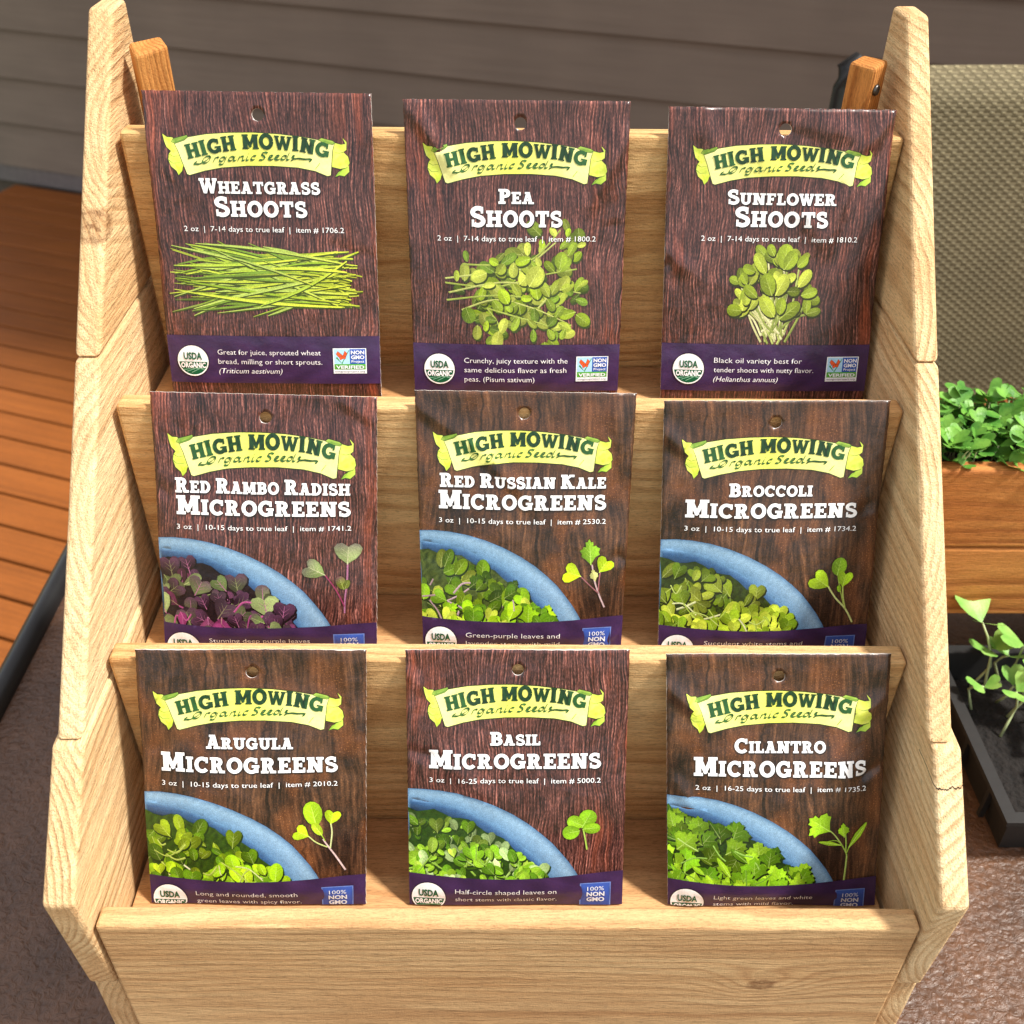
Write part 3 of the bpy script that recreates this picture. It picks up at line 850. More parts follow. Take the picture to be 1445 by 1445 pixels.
def banner_sheets():
    a = Sheet()
    polys = []
    OUT = C(60, 78, 34); PALE = C(240, 240, 148); LIME = C(214, 226, 74); GRN = C(128, 176, 62)
    def pal(x, y): return mixc(mixc(C(246, 243, 172), C(232, 232, 96), 1 - abs(x - 0.48) * 3.0), C(214, 224, 110), hsh(x, y, 0.5) * 0.35)
    def lime(x, y): return mixc(mixc(LIME, C(236, 240, 120), hsh(x, y, 1.3)), C(160, 196, 60), max(0, math.sin(y * 70)) * 0.35)
    for p in (LT, RT, RL): polys.append((grow(p, 0.0028), OUT))
    for p in (LT, RT): polys.append((p, lime))
    polys.append((LL, lambda x, y: mixc(C(216, 230, 70), GRN, (y - 0.30) * 10)))
    polys.append((RL, lambda x, y: mixc(C(140, 190, 50), C(206, 226, 90), (x - 0.84) * 16)))
    for st in ([(0.106, 0.262), (0.125, 0.272), (0.150, 0.268)], [(0.102, 0.285), (0.120, 0.300), (0.150, 0.298)], [(0.877, 0.245), (0.86, 0.25), (0.84, 0.246)], [(0.893, 0.309), (0.870, 0.318), (0.842, 0.347)]):
        for q in stroke(st, 0.0030, 0.0015): polys.append((q, C(120, 150, 50)))
    polys.append((grow(densify(BAN), 0.0030), OUT))
    polys.append((densify(BAN), pal))
    for p in (LROLL, RROLL):
        polys.append((grow(p, 0.0022), OUT)); polys.append((p, lambda x, y: mixc(C(190, 216, 92), C(96, 140, 52), hsh(x, y, 2.2))))
    a.mos(polys, 1, [(x / 40, y / 40) for x in range(3, 38) for y in range(6, 15)])
    # HIGH MOWING
    b = Sheet()
    polys = []
    # left foot and top of each letter along the arch, measured
    base = [(0.195, 0.283), (0.300, 0.259), (0.400, 0.245), (0.452, 0.239), (0.560, 0.238), (0.680, 0.246), (0.800, 0.270)]
    def by(x):
        for (x0, y0), (x1, y1) in zip(base, base[1:]):
            if x <= x1: return y0 + (y1 - y0) * (x - x0) / (x1 - x0)
        return base[-1][1]
    for word, u0, u1 in (('HIGH', 0.188, 0.408), ('MOWING', 0.434, 0.812)):
        gl = [glyph(c_, 0.29, 0.18, 0.11, 0.06) for c_ in word]
        tot = sum(g_[1] for g_ in gl) + 0.045 * (len(gl) - 1)
        x = u0
        for ci, (ps, adv) in enumerate(gl):
            w = adv / tot * (u1 - u0); gp = 0.045 / tot * (u1 - u0)
            xc = x + w / 2
            sl = (by(xc + 0.01) - by(xc - 0.01)) / 0.02
            an = math.atan(sl) * 1.0
            hgt = 0.0615 + 0.003 * math.sin(ci * 2.3)
            tone = 0.25 + 0.5 * hsh(xc, 0.3, 3.0)
            def cf(px, py, tone=tone): return mixc(C(6, 34, 22), C(50, 106, 52), tone * hsh(px, py, 4.0) * 0.8 + (0.4 if px < 0.28 or px > 0.74 else 0.0))
            k = w / adv
            for p in ps:
                q = []
                for a_, b_ in p:
                    lx, ly = (a_ - adv / 2) * k, b_ * hgt
                    q.append((xc + lx * math.cos(an) + ly * math.sin(an), by(xc) + lx * math.sin(an) - ly * math.cos(an) - 0.002))
                polys.append((q, cf))
            x += w + gp
    # Organic Seeds, broad-nib script; x-height 1
    O_ = lambda cx, cy, rx, ry, a0=0, a1=360, n=12: [(cx + rx * math.cos(math.radians(a0 + (a1 - a0) * k / n)) + 0.35 * ry * math.sin(math.radians(a0 + (a1 - a0) * k / n)), cy + ry * math.sin(math.radians(a0 + (a1 - a0) * k / n))) for k in range(n + 1)]
    L = []
    L.append(O_(0.1, 0.05, 0.22, 0.22, 70, 300, 8) + [(0.5, -0.22), (1.0, 0.05), (1.55, 0.45), (1.9, 0.9)])
    L.append(O_(1.55, 0.62, 0.48, 0.72, 60, 420, 16))
    L.append([(2.45, 0), (2.75, 0.98)]); L.append([(2.55, 0.5), (2.85, 0.92), (3.1, 0.98), (3.2, 0.82)])
    L.append(O_(3.65, 0.5, 0.32, 0.46, 40, 400, 12)); L.append([(4.25, 0.98), (4.0, 0.1), (3.75, -0.55), (3.4, -0.62), (3.2, -0.42)])
    L.append(O_(4.85, 0.5, 0.32, 0.46, 40, 400, 12)); L.append([(5.4, 0.98), (5.15, 0.12), (5.35, 0.0), (5.6, 0.25)])
    L.append([(5.75, 0), (6.02, 0.95)]); L.append([(5.85, 0.4), (6.2, 0.88), (6.45, 0.95), (6.5, 0.75), (6.3, 0.1), (6.5, 0.0), (6.7, 0.2)])
    L.append([(7.1, 0.95), (6.85, 0.1), (7.05, 0.0), (7.25, 0.2)]); L.append([(7.22, 1.35), (7.28, 1.5)])
    L.append(O_(7.85, 0.5, 0.32, 0.46, 50, 320, 10))
    L.append([(9.75, 1.45), (9.45, 1.65), (9.05, 1.5), (8.95, 1.15), (9.3, 0.75), (9.35, 0.3), (9.0, 0.0), (8.6, 0.1)])
    for ex in (10.15, 11.0):
        L.append([(ex - 0.25, 0.5), (ex + 0.12, 0.55), (ex + 0.25, 0.8), (ex + 0.08, 1.0), (ex - 0.2, 0.85), (ex - 0.34, 0.45), (ex - 0.22, 0.08), (ex + 0.02, 0.0), (ex + 0.32, 0.2)])
    L.append(O_(11.85, 0.5, 0.32, 0.46, 40, 400, 12)); L.append([(12.65, 1.6), (12.2, 0.12), (12.4, 0.0), (12.6, 0.2)])
    L.append([(13.3, 0.85), (13.05, 0.98), (12.95, 0.75), (13.15, 0.4), (13.1, 0.1), (12.8, 0.0)])
    L.append([(13.1, 0.28), (13.8, 0.42), (14.6, 0.30), (15.2, 0.36), (15.55, 0.2), (15.45, -0.05), (15.2, -0.1)])
    X0, X1, XS = 0.215, 0.735, 15.6
    def mp(x, y):
        u = X0 + (x + 0.1) / XS * (X1 - X0)
        v0 = 0.301 - 0.020 * math.sin(min(1, max(0, (u - 0.2) / 0.5)) * math.pi * 0.62)
        return (u, v0 - y * 0.0200)
    nib = (0.0034, -0.0036)
    for pl in L:
        Q = [mp(*p) for p in pl]
        for a_, b_ in zip(Q, Q[1:]):
            q = [(a_[0] - nib[0], a_[1] - nib[1]), (a_[0] + nib[0], a_[1] + nib[1]), (b_[0] + nib[0], b_[1] + nib[1]), (b_[0] - nib[0], b_[1] - nib[1])]
            polys_c = lambda px, py: mixc(C(14, 46, 24), C(60, 116, 50), hsh(px, py, 3.1))
            if abs(poly_area(q)) > 2e-7: polys.append((q, polys_c))
            q = [(a_[0], a_[1] - 0.0012), (a_[0], a_[1] + 0.0012), (b_[0], b_[1] + 0.0012), (b_[0], b_[1] - 0.0012)]
            if abs(poly_area(q)) > 2e-7: polys.append((q, polys_c))
    for q in stroke([(0.752, 0.316), (0.765, 0.300), (0.772, 0.292)], 0.0025): polys.append((q, C(140, 170, 60)))
    b.mos(polys, 2)
    return a, b

BAN_A, BAN_B = banner_sheets()

# ---- pictures ----
def grass_picture():
    rnd = random.Random(5); P = []
    P.append(([(0.36, 0.71), (0.50, 0.69), (0.80, 0.72), (0.83, 0.80), (0.80, 0.89), (0.5, 0.915), (0.36, 0.88), (0.28, 0.80)], lambda x, y: mixc(C(92, 104, 34), C(58, 62, 24), hsh(x, y, 1.7))))
    for i in range(135):
        yc = min(max(rnd.gauss(0.805, 0.075), 0.665), 0.95)
        ang = rnd.gauss(0, 8) - (yc - 0.805) * rnd.choice((-60, 60, 40))
        if rnd.random() < 0.10: ang = rnd.choice((-1, 1)) * rnd.uniform(16, 30)
        Ln = rnd.uniform(0.35, 0.80)
        xr = rnd.gauss(0.86, 0.035) if rnd.random() < 0.75 else rnd.uniform(0.55, 0.85)
        xr = min(xr, 0.94)
        ca, sa = math.cos(math.radians(ang)), math.sin(math.radians(ang))
        xl = xr - Ln * ca
        if xl < 0.04: Ln = (xr - rnd.uniform(0.04, 0.16)) / ca; xl = xr - Ln * ca
        yr = min(max(yc + Ln * sa * 0.4, 0.68), 0.935)
        yl = min(max(yr - Ln * sa, 0.635 + rnd.uniform(0, 0.03)), 0.985 - rnd.uniform(0, 0.03))
        w = rnd.uniform(0.007, 0.017)
        bow = rnd.uniform(-0.02, 0.02)
        k = 7; top, bot = [], []
        dx, dy = xr - xl, yr - yl; l = math.hypot(dx, dy); nx_, ny_ = -dy / l, dx / l
        for j in range(k + 1):
            t = j / k
            ww = w * (math.sin(math.pi * min(t * 0.85 + 0.02, 1)) ** 0.8) * (1 - 0.35 * t) + 0.0012
            o_ = bow * math.sin(math.pi * t)
            top.append((xl + dx * t + nx_ * (o_ + ww / 2), yl + dy * t + ny_ * (o_ + ww / 2)))
            bot.append((xl + dx * t + nx_ * (o_ - ww / 2), yl + dy * t + ny_ * (o_ - ww / 2)))
        base = rnd.choice((C(168, 192, 66), C(148, 180, 48), C(190, 206, 70), C(120, 150, 52), C(176, 198, 96)))
        hi = C(214, 220, 70)
        f = rnd.uniform(0.55, 1.0) if i < 70 else rnd.uniform(0.9, 1.15)
        def cf(x, y, base=base, f=f, xl=xl, dx=dx): return mul(mixc(base, hi, ((x - xl) / dx - 0.55) * 1.6), f)
        if i > 25: P.append(([(a + 0.001, b + 0.006) for a, b in top + bot[::-1]], C(70, 84, 26)))
        P.append((top + bot[::-1], cf))
        if w > 0.011: P.append(([(a, b) for a, b in [((t_[0] + b_[0]) / 2, (t_[1] + b_[1]) / 2) for t_, b_ in zip(top, bot)]] + top[::-1], lambda x, y, cf=cf: mul(cf(x, y), 1.14)))
    return P


def pea_picture():
    rnd = random.Random(8); P = []
    G1 = (C(146, 168, 82), C(128, 156, 66), C(168, 186, 106), C(104, 136, 56), C(150, 182, 60))
    DK = C(60, 74, 30)
    spots = []
    for i in range(74):
        x = 0.24 + 0.56 * rnd.random() ** 0.85
        h = 0.09 + 0.17 * min(1, (x - 0.2) / 0.4)
        spots.append((x, 0.83 + rnd.uniform(-1, 1) * h - (x - 0.5) * 0.12, 0))
    for x, y, _ in spots: put_leaf(P, rnd.choice(('oval', 'round')), x, y, rnd.uniform(0.045, 0.085), rnd.uniform(0, 360), mul(rnd.choice(G1), rnd.uniform(0.4, 0.7)), rnd, shadow=DK)
    stems = [[(0.165, 0.765), (0.35, 0.74), (0.52, 0.72), (0.68, 0.60)], [(0.165, 0.785), (0.4, 0.80), (0.6, 0.75), (0.78, 0.72)], [(0.18, 0.83), (0.42, 0.78), (0.62, 0.80), (0.80, 0.83)], [(0.17, 0.865), (0.4, 0.84), (0.6, 0.86), (0.78, 0.92)],
             [(0.25, 0.70), (0.45, 0.70), (0.58, 0.67), (0.70, 0.545)], [(0.24, 0.91), (0.40, 0.86), (0.58, 0.90), (0.76, 0.98)], [(0.36, 0.90), (0.5, 0.94), (0.64, 0.98), (0.72, 1.03)], [(0.36, 0.90), (0.41, 0.97), (0.42, 1.03)], [(0.60, 0.9), (0.66, 0.84), (0.74, 0.80)]]
    for st in stems:
        put_stem(P, st, 0.0065, rnd.choice((C(196, 204, 118), C(172, 188, 90))), 0.004)
        for k in range(7):
            t = rnd.uniform(0.25, 1.0)
            i = min(int(t * (len(st) - 1)), len(st) - 2); f = t * (len(st) - 1) - i
            x = st[i][0] + (st[i + 1][0] - st[i][0]) * f; y = st[i][1] + (st[i + 1][1] - st[i][1]) * f
            put_leaf(P, rnd.choice(('oval', 'round', 'oval')), x, y, rnd.uniform(0.045, 0.085), rnd.uniform(0, 360), mul(rnd.choice(G1), rnd.uniform(0.75, 1.2)), rnd, shadow=DK if t < .8 else None)
    for x, y, L, a in ((0.68, 0.575, 0.055, 330), (0.73, 0.575, 0.045, 20), (0.55, 0.66, 0.07, 0), (0.62, 0.63, 0.05, -10), (0.70, 0.63, 0.06, 50), (0.78, 0.62, 0.05, 70), (0.70, 0.72, 0.09, 10), (0.74, 0.66, 0.08, 30), (0.56, 0.80, 0.12, 30), (0.46, 0.88, 0.09, -30), (0.34, 0.80, 0.07, 80), (0.27, 0.69, 0.06, -10), (0.22, 0.78, 0.06, 0), (0.26, 0.90, 0.09, 160), (0.36, 0.96, 0.06, 190), (0.70, 0.97, 0.08, 120), (0.78, 0.86, 0.07, 110), (0.79, 0.80, 0.06, 60), (0.73, 1.0, 0.06, 200), (0.58, 1.0, 0.07, 180), (0.65, 1.0, 0.065, 150)):
        put_leaf(P, 'oval' if L < 0.085 else 'round', x, y, L * 0.86, a, mul(rnd.choice(G1), rnd.uniform(0.9, 1.2)), rnd, shadow=DK if 0.3 < x < 0.7 and y > .7 else None)
    return P


def sunflower_picture():
    rnd = random.Random(12); P = []
    heads = []
    for i in range(26):
        a = rnd.uniform(-1, 1)
        heads.append((0.51 + a * 0.19, 0.80 + rnd.uniform(-0.14, 0.11) + abs(a) * 0.03))
    for i in range(34):
        hx, hy = heads[i % 26]
        bx = 0.525 + rnd.uniform(-0.075, 0.075)
        put_stem(P, [(bx, rnd.uniform(1.01, 1.07)), ((bx + hx) / 2 + rnd.uniform(-0.01, 0.01), 0.95), (hx, hy)], 0.0095, rnd.choice((C(208, 208, 148), C(186, 196, 112), C(224, 222, 168), C(150, 164, 80))), 0.007)
    G = (C(152, 172, 84), C(134, 158, 66), C(168, 186, 98), C(120, 142, 54))
    for i, (hx, hy) in enumerate(sorted(heads, key=lambda q: q[1])):
        for sd in (-1, 1):
            put_leaf(P, 'oval', hx, hy, rnd.uniform(0.055, 0.09), sd * rnd.uniform(20, 80) + (hx - 0.51) * 150, mul(rnd.choice(G), rnd.uniform(0.5, 1.15)), rnd, shadow=C(50, 56, 22), squash=1.0)
    for hx, hy, L, a in ((0.555, 0.72, 0.115, 5), (0.56, 0.72, 0.1, 35), (0.46, 0.74, 0.11, -35), (0.40, 0.735, 0.07, -70), (0.37, 0.82, 0.07, 190), (0.36, 0.79, 0.06, -30), (0.64, 0.80, 0.10, 40), (0.66, 0.84, 0.09, 75), (0.52, 0.84, 0.11, 30), (0.50, 0.84, 0.11, -25), (0.52, 0.94, 0.12, -40), (0.55, 0.95, 0.13, 55), (0.55, 0.93, 0.08, 5), (0.42, 0.85, 0.09, -55), (0.63, 0.71, 0.07, 45), (0.50, 0.66, 0.06, -35)):
        put_leaf(P, 'oval', hx, hy, L, a, mul(rnd.choice(G), rnd.uniform(1.05, 1.2)), rnd, shadow=C(52, 58, 24), squash=1.1)
    return [([(0.51 + (a - 0.51) * 0.86, b) for a, b in p], (lambda x, y, c_=c_: c_(0.51 + (x - 0.51) / 0.86, y)) if callable(c_) else c_) for p, c_ in P]


OUTR = [(-0.01, 0.649), (0.07, 0.645), (0.146, 0.649), (0.23, 0.662), (0.315, 0.685), (0.40, 0.718), (0.485, 0.762), (0.555, 0.808), (0.615, 0.858), (0.665, 0.906), (0.705, 0.956), (0.745, 1.010), (0.775, 1.060), (0.797, 1.105)]
INR = [(-0.01, 0.699), (0.145, 0.712), (0.225, 0.734), (0.297, 0.764), (0.37, 0.801), (0.434, 0.842), (0.49, 0.886), (0.539, 0.93), (0.583, 0.970), (0.619, 1.01), (0.648, 1.055), (0.668, 1.105)]
def curve_v(c, u):
    for (a, b), (c2, d) in zip(c, c[1:]):
        if u <= c2: return b + (d - b) * (u - a) / (c2 - a)
    return c[-1][1]

def bowl_polys():
    P = []
    o = [(max(a, 0.0), b) for a, b in OUTR]
    P.append(([(0.0, 0.95)] + o + [(0.0, 1.105)], C(120, 166, 204)))
    P = [([(0.0, 1.105)] + o, None)]
    OB, MID, INB = C(148, 180, 204), C(106, 146, 182), C(66, 104, 148)
    def cf(x, y):
        # normalised position between the outer edge (0) and the inner edge (1)
        vo, vi = curve_v(OUTR, x), curve_v(INR, min(x, 0.66))
        if x > 0.60:
            dx = x - 0.0
            # along u instead, near the steep end
            def inv(c, yy):
                for (a, b), (c2, d) in zip(c, c[1:]):
                    if yy <= d and d > b: return a + (c2 - a) * (yy - b) / (d - b)
                return c[-1][0]
            uo, ui = inv(OUTR[2:], y), inv(INR[1:], y)
            t = (uo - x) / max(uo - ui, 1e-3)
        else: t = (y - vo) / max(vi - vo, 1e-3)
        if t < 0.25: c = mixc(C(88, 124, 158), OB, t * 4)
        elif t < 1.0: c = mixc(OB, MID, (t - 0.25) / 0.75)
        elif t < 1.25: c = mixc(MID, INB, (t - 1.0) * 4)
        else: c = mixc(INB, C(24, 40, 50), (t - 1.25) / 0.9)
        return mul(c, 0.94 + 0.12 * hsh(x, y, 2.0))
    P = [(P[0][0], cf)]
    P.append(([(0.0, 1.105)] + [(max(a, 0), b) for a, b in INR], cf))
    grid = [(0.006 + i * 0.018, 0.65 + j * 0.018) for i in range(44) for j in range(26) if 0.65 + j * 0.018 > curve_v(OUTR, 0.006 + i * 0.018)]
    return P, grid


def pile(kind, seed):
    rnd = random.Random(seed); P = []
    cl = None
    cfg = {
        'radish': (('heart', 'heart', 'tear'), (C(118, 138, 84), C(146, 162, 108), C(86, 92, 66), C(74, 56, 68), C(66, 40, 62), C(120, 62, 96), C(60, 36, 54), C(140, 60, 110), C(52, 30, 46)), C(22, 14, 22), (C(184, 96, 148), C(158, 78, 128), C(210, 160, 190)), 0.100, 62),
        'kale': (('heart', 'round', 'heart', 'jag'), (C(138, 190, 44), C(158, 204, 52), C(112, 160, 44), C(176, 200, 96), C(86, 132, 40)), C(34, 52, 22), (C(176, 150, 150), C(196, 170, 176), C(150, 170, 90)), 0.095, 74),
        'broc': (('heart', 'heart', 'oval'), (C(150, 180, 66), C(130, 164, 52), C(168, 194, 88), C(104, 138, 44), C(178, 200, 92)), C(36, 46, 18), (C(216, 222, 168), C(172, 196, 84), C(186, 204, 110)), 0.090, 78),
        'arug': (('round', 'heart', 'oval', 'round'), (C(160, 204, 48), C(142, 190, 42), C(176, 214, 62), C(116, 164, 38), C(96, 144, 38)), C(34, 58, 20), (C(226, 230, 190), C(186, 206, 100), C(212, 222, 150)), 0.095, 78),
        'basil': (('heart', 'round', 'oval'), (C(134, 182, 70), C(118, 172, 52), C(160, 202, 100), C(92, 144, 46), C(182, 212, 140)), C(36, 62, 24), (C(166, 200, 110), C(150, 190, 80)), 0.078, 110),
        'cil': (('jag', 'jag', 'lance', 'jag'), (C(132, 182, 52), C(112, 166, 44), C(152, 200, 66), C(84, 134, 36), C(142, 190, 60)), C(30, 50, 18), (C(150, 190, 90), C(126, 170, 60), C(176, 206, 110)), 0.115, 78),
    }[kind]
    kinds, cols, dk, stc, Lb, N = cfg
    # dark hollow the leaves sit in
    top = [(u, curve_v(INR, u) + 0.045 + 0.012 * math.sin(u * 40 + seed)) for u in [0.0015 + 0.04 * k for k in range(16)]]
    P.append(([(0.0015, 1.12)] + top + [(0.66, 1.12)], lambda x, y: mixc(dk, mul(cols[3], 0.4), hsh(x, y, 2.0) * 0.6)))
    pts = []
    for i in range(int(N * 1.35)):
        u = rnd.uniform(0.0, 0.62)
        v0 = curve_v(INR, min(u, 0.64)) + 0.06
        if v0 > 1.10: continue
        v = v0 + (1.13 - v0) * rnd.random() ** 0.85
        pts.append((u, v, v - v0))
    pts.sort(key=lambda q: q[1] + rnd.uniform(-0.06, 0.06))
    for i, (u, v, dpt) in enumerate(pts):
        f = rnd.uniform(0.25, 0.65) if i < len(pts) * 0.42 else rnd.uniform(0.8, 1.2)
        a = rnd.uniform(-70, 70) if dpt > 0.04 else rnd.uniform(-35, 35)
        if rnd.random() < 0.2: a += 180
        L = Lb * rnd.uniform(0.6, 1.08)
        ca = math.radians(a)
        x, y = u, v + L * 0.3
        if rnd.random() < 0.42 and i > len(pts) * 0.25:
            b = rnd.uniform(-60, 60)
            x2, y2 = x - 0.12 * math.sin(math.radians(a + b * .6)), y + 0.11 * abs(math.cos(math.radians(a)))
            put_stem(P, [(x, y), ((x + x2) / 2 + 0.01, (y + y2) / 2), (x2, y2)], rnd.uniform(0.005, 0.008), rnd.choice(stc), None, cl)
        und = None
        if kind == 'radish' and rnd.random() < 0.5: und = C(96, 62, 88)
        put_leaf(P, rnd.choice(kinds), x, y, L, a, mul(rnd.choice(cols), f), rnd, cl, dk, squash=rnd.uniform(0.75, 1.05) if kind != 'cil' else 1.0, under=und,
                 vein=C(176, 110, 150) if kind == 'radish' and rnd.random() < 0.5 else None)
        if kind == 'basil' and rnd.random() < 0.3:
            put_leaf(P, 'oval', x + 0.02, y - 0.01, L * 0.6, a + 80, mul(cols[0], 1.1), rnd, cl, dk)
    for k in range(9 if kind in ('arug', 'broc', 'cil') else 4):
        u = rnd.uniform(0.03, 0.5); v0 = curve_v(INR, u) + 0.12
        if v0 > 1.02: continue
        v = rnd.uniform(v0, 1.04); d = rnd.uniform(-0.13, 0.13)
        put_stem(P, [(u, v), (u + d * .5, v + 0.02 + rnd.uniform(-.02, .03)), (u + d, v + rnd.uniform(0.0, 0.11))], rnd.uniform(0.004, 0.007), rnd.choice(stc), None, cl)
    return P


def sprig(kind):
    rnd = random.Random(hash(kind) % 7 if False else {'radish': 1, 'kale': 2, 'broc': 3, 'arug': 4, 'basil': 5, 'cil': 6}[kind]); P = []
    SH = None
    if kind == 'radish':
        put_stem(P, [(0.84, 1.02), (0.842, 0.95), (0.852, 0.86), (0.855, 0.77)], 0.006, C(168, 110, 140), 0.007)
        put_stem(P, [(0.84, 0.985), (0.80, 0.90), (0.75, 0.825)], 0.005, C(150, 60, 96), 0.005)
        put_leaf(P, 'heart', 0.855, 0.775, 0.105, 3, C(142, 156, 104), rnd, squash=1.25, under=C(112, 96, 100), vein=C(190, 190, 150))
        put_leaf(P, 'heart', 0.752, 0.828, 0.105, -62, C(132, 150, 92), rnd, squash=0.95, under=C(108, 98, 96), vein=C(190, 190, 150))
        put_leaf(P, 'oval', 0.838, 0.90, 0.07, -20, C(110, 128, 56), rnd, under=C(110, 60, 84)); put_leaf(P, 'oval', 0.842, 0.90, 0.05, 20, C(96, 110, 58), rnd)
    if kind == 'kale':
        put_stem(P, [(0.90, 1.018), (0.872, 0.955), (0.845, 0.88), (0.83, 0.80)], 0.007, C(196, 170, 170), 0.006)
        put_stem(P, [(0.868, 0.945), (0.82, 0.90), (0.775, 0.855)], 0.005, C(150, 100, 104)); put_stem(P, [(0.866, 0.935), (0.868, 0.88), (0.872, 0.835)], 0.005, C(160, 104, 108))
        put_leaf(P, 'jag', 0.825, 0.80, 0.115, -6, C(126, 176, 60), rnd, squash=0.72); put_leaf(P, 'heart', 0.778, 0.858, 0.085, -72, C(180, 214, 44), rnd, squash=1.0)
        put_leaf(P, 'heart', 0.868, 0.84, 0.078, 32, C(172, 210, 44), rnd, squash=1.05); put_leaf(P, 'jag', 0.85, 0.885, 0.06, -14, C(190, 190, 120), rnd, squash=0.6)
    if kind == 'broc':
        put_stem(P, [(0.925, 1.055), (0.885, 0.985), (0.83, 0.925), (0.79, 0.865)], 0.0075, C(206, 214, 140), 0.007)
        put_stem(P, [(0.885, 0.985), (0.868, 0.92), (0.862, 0.86)], 0.006, C(190, 204, 110)); put_stem(P, [(0.875, 0.965), (0.85, 0.88), (0.835, 0.82)], 0.004, C(170, 190, 90))
        put_leaf(P, 'heart', 0.795, 0.872, 0.10, -55, C(162, 204, 58), rnd, squash=1.0); put_leaf(P, 'round', 0.832, 0.815, 0.088, 8, C(132, 180, 60), rnd)
        put_leaf(P, 'heart', 0.862, 0.875, 0.078, 10, C(150, 196, 54), rnd, squash=0.95); put_leaf(P, 'oval', 0.85, 0.90, 0.035, -10, C(130, 180, 50), rnd)
    if kind == 'arug':
        put_stem(P, [(0.92, 1.05), (0.875, 0.975), (0.845, 0.93), (0.82, 0.89)], 0.0075, C(214, 186, 180), 0.006)
        put_stem(P, [(0.84, 0.93), (0.79, 0.905), (0.755, 0.872)], 0.0055, C(196, 204, 130)); put_stem(P, [(0.852, 0.935), (0.86, 0.86), (0.855, 0.81)], 0.0055, C(206, 210, 150))
        put_stem(P, [(0.83, 0.90), (0.80, 0.84), (0.79, 0.80)], 0.004, C(160, 190, 60))
        put_leaf(P, 'oval', 0.79, 0.82, 0.125, -12, C(158, 204, 54), rnd, squash=1.25); put_leaf(P, 'heart', 0.855, 0.815, 0.070, 12, C(176, 214, 50), rnd, squash=1.1)
        put_leaf(P, 'heart', 0.757, 0.875, 0.070, -62, C(176, 214, 50), rnd, squash=1.0); put_leaf(P, 'oval', 0.815, 0.87, 0.075, -32, C(170, 206, 60), rnd)
    if kind == 'basil':
        put_stem(P, [(0.835, 0.95), (0.825, 0.89), (0.815, 0.84)], 0.0065, C(172, 200, 90), 0.006)
        put_leaf(P, 'oval', 0.81, 0.835, 0.098, 28, C(118, 168, 46), rnd, squash=1.35); put_leaf(P, 'oval', 0.815, 0.825, 0.080, -62, C(134, 184, 54), rnd, squash=1.2)
        put_leaf(P, 'oval', 0.80, 0.85, 0.080, -100, C(126, 178, 50), rnd, squash=1.3); put_leaf(P, 'oval', 0.815, 0.842, 0.080, 88, C(130, 180, 52), rnd, squash=1.2)
    if kind == 'cil':
        put_stem(P, [(0.845, 1.09), (0.852, 0.99), (0.848, 0.94), (0.80, 0.86), (0.765, 0.82)], 0.007, C(182, 204, 110), 0.005)
        put_stem(P, [(0.848, 0.945), (0.845, 0.88), (0.838, 0.83)], 0.005, C(170, 200, 90))
        for st in ([(0.85, 0.95), (0.88, 0.87), (0.935, 0.79)], [(0.845, 0.93), (0.80, 0.875), (0.725, 0.885)]):
            put_stem(P, st, 0.004, C(160, 196, 70), 0.003)
        put_leaf(P, 'lance', 0.862, 0.915, 0.15, 32, C(140, 186, 60), rnd, squash=0.6); put_leaf(P, 'lance', 0.82, 0.90, 0.11, -78, C(150, 194, 64), rnd, squash=0.9)
        put_leaf(P, 'jag', 0.765, 0.825, 0.115, -55, C(146, 196, 58), rnd, squash=1.05); put_leaf(P, 'jag', 0.836, 0.86, 0.07, -8, C(150, 200, 60), rnd, squash=0.7)
    return P


def disc(cx, cy, r, n=28, a0=0, a1=360):
    return [(cx + r * math.cos(math.radians(a0 + (a1 - a0) * k / n)), cy + r * math.sin(math.radians(a0 + (a1 - a0) * k / n))) for k in range(n if a1 - a0 == 360 else n + 1)]


def seal_sheet(cx, cy, r):
    S = Sheet()
    WH, GR = C(250, 251, 251), C(12, 92, 58)
    P = [(disc(cx, cy, r + 0.004), C(40, 28, 34)), (disc(cx, cy, r), WH), (disc(cx, cy, r * 0.92, 24, 4, 176), GR)]
    for k in range(3):
        P += [(q, C(150, 200, 170)) for q in stroke([(cx - r * 0.75 + k * r * 0.3, cy + r * (0.62 + 0.08 * k)), (cx - r * 0.1 + k * r * .25, cy + r * 0.50), (cx + r * 0.70, cy + r * (0.42 + .08 * k))], 0.0022)]
    S.mos(P, 2)
    S.text('USDA', cx - r * 0.58, cx + r * 0.60, cy - r * 0.10, r * 0.46, GR, 3, 0.035)
    S.text('ORGANIC', cx - r * 0.80, cx + r * 0.80, cy + r * 0.44, r * 0.34, WH, 3, 0.035)
    return S


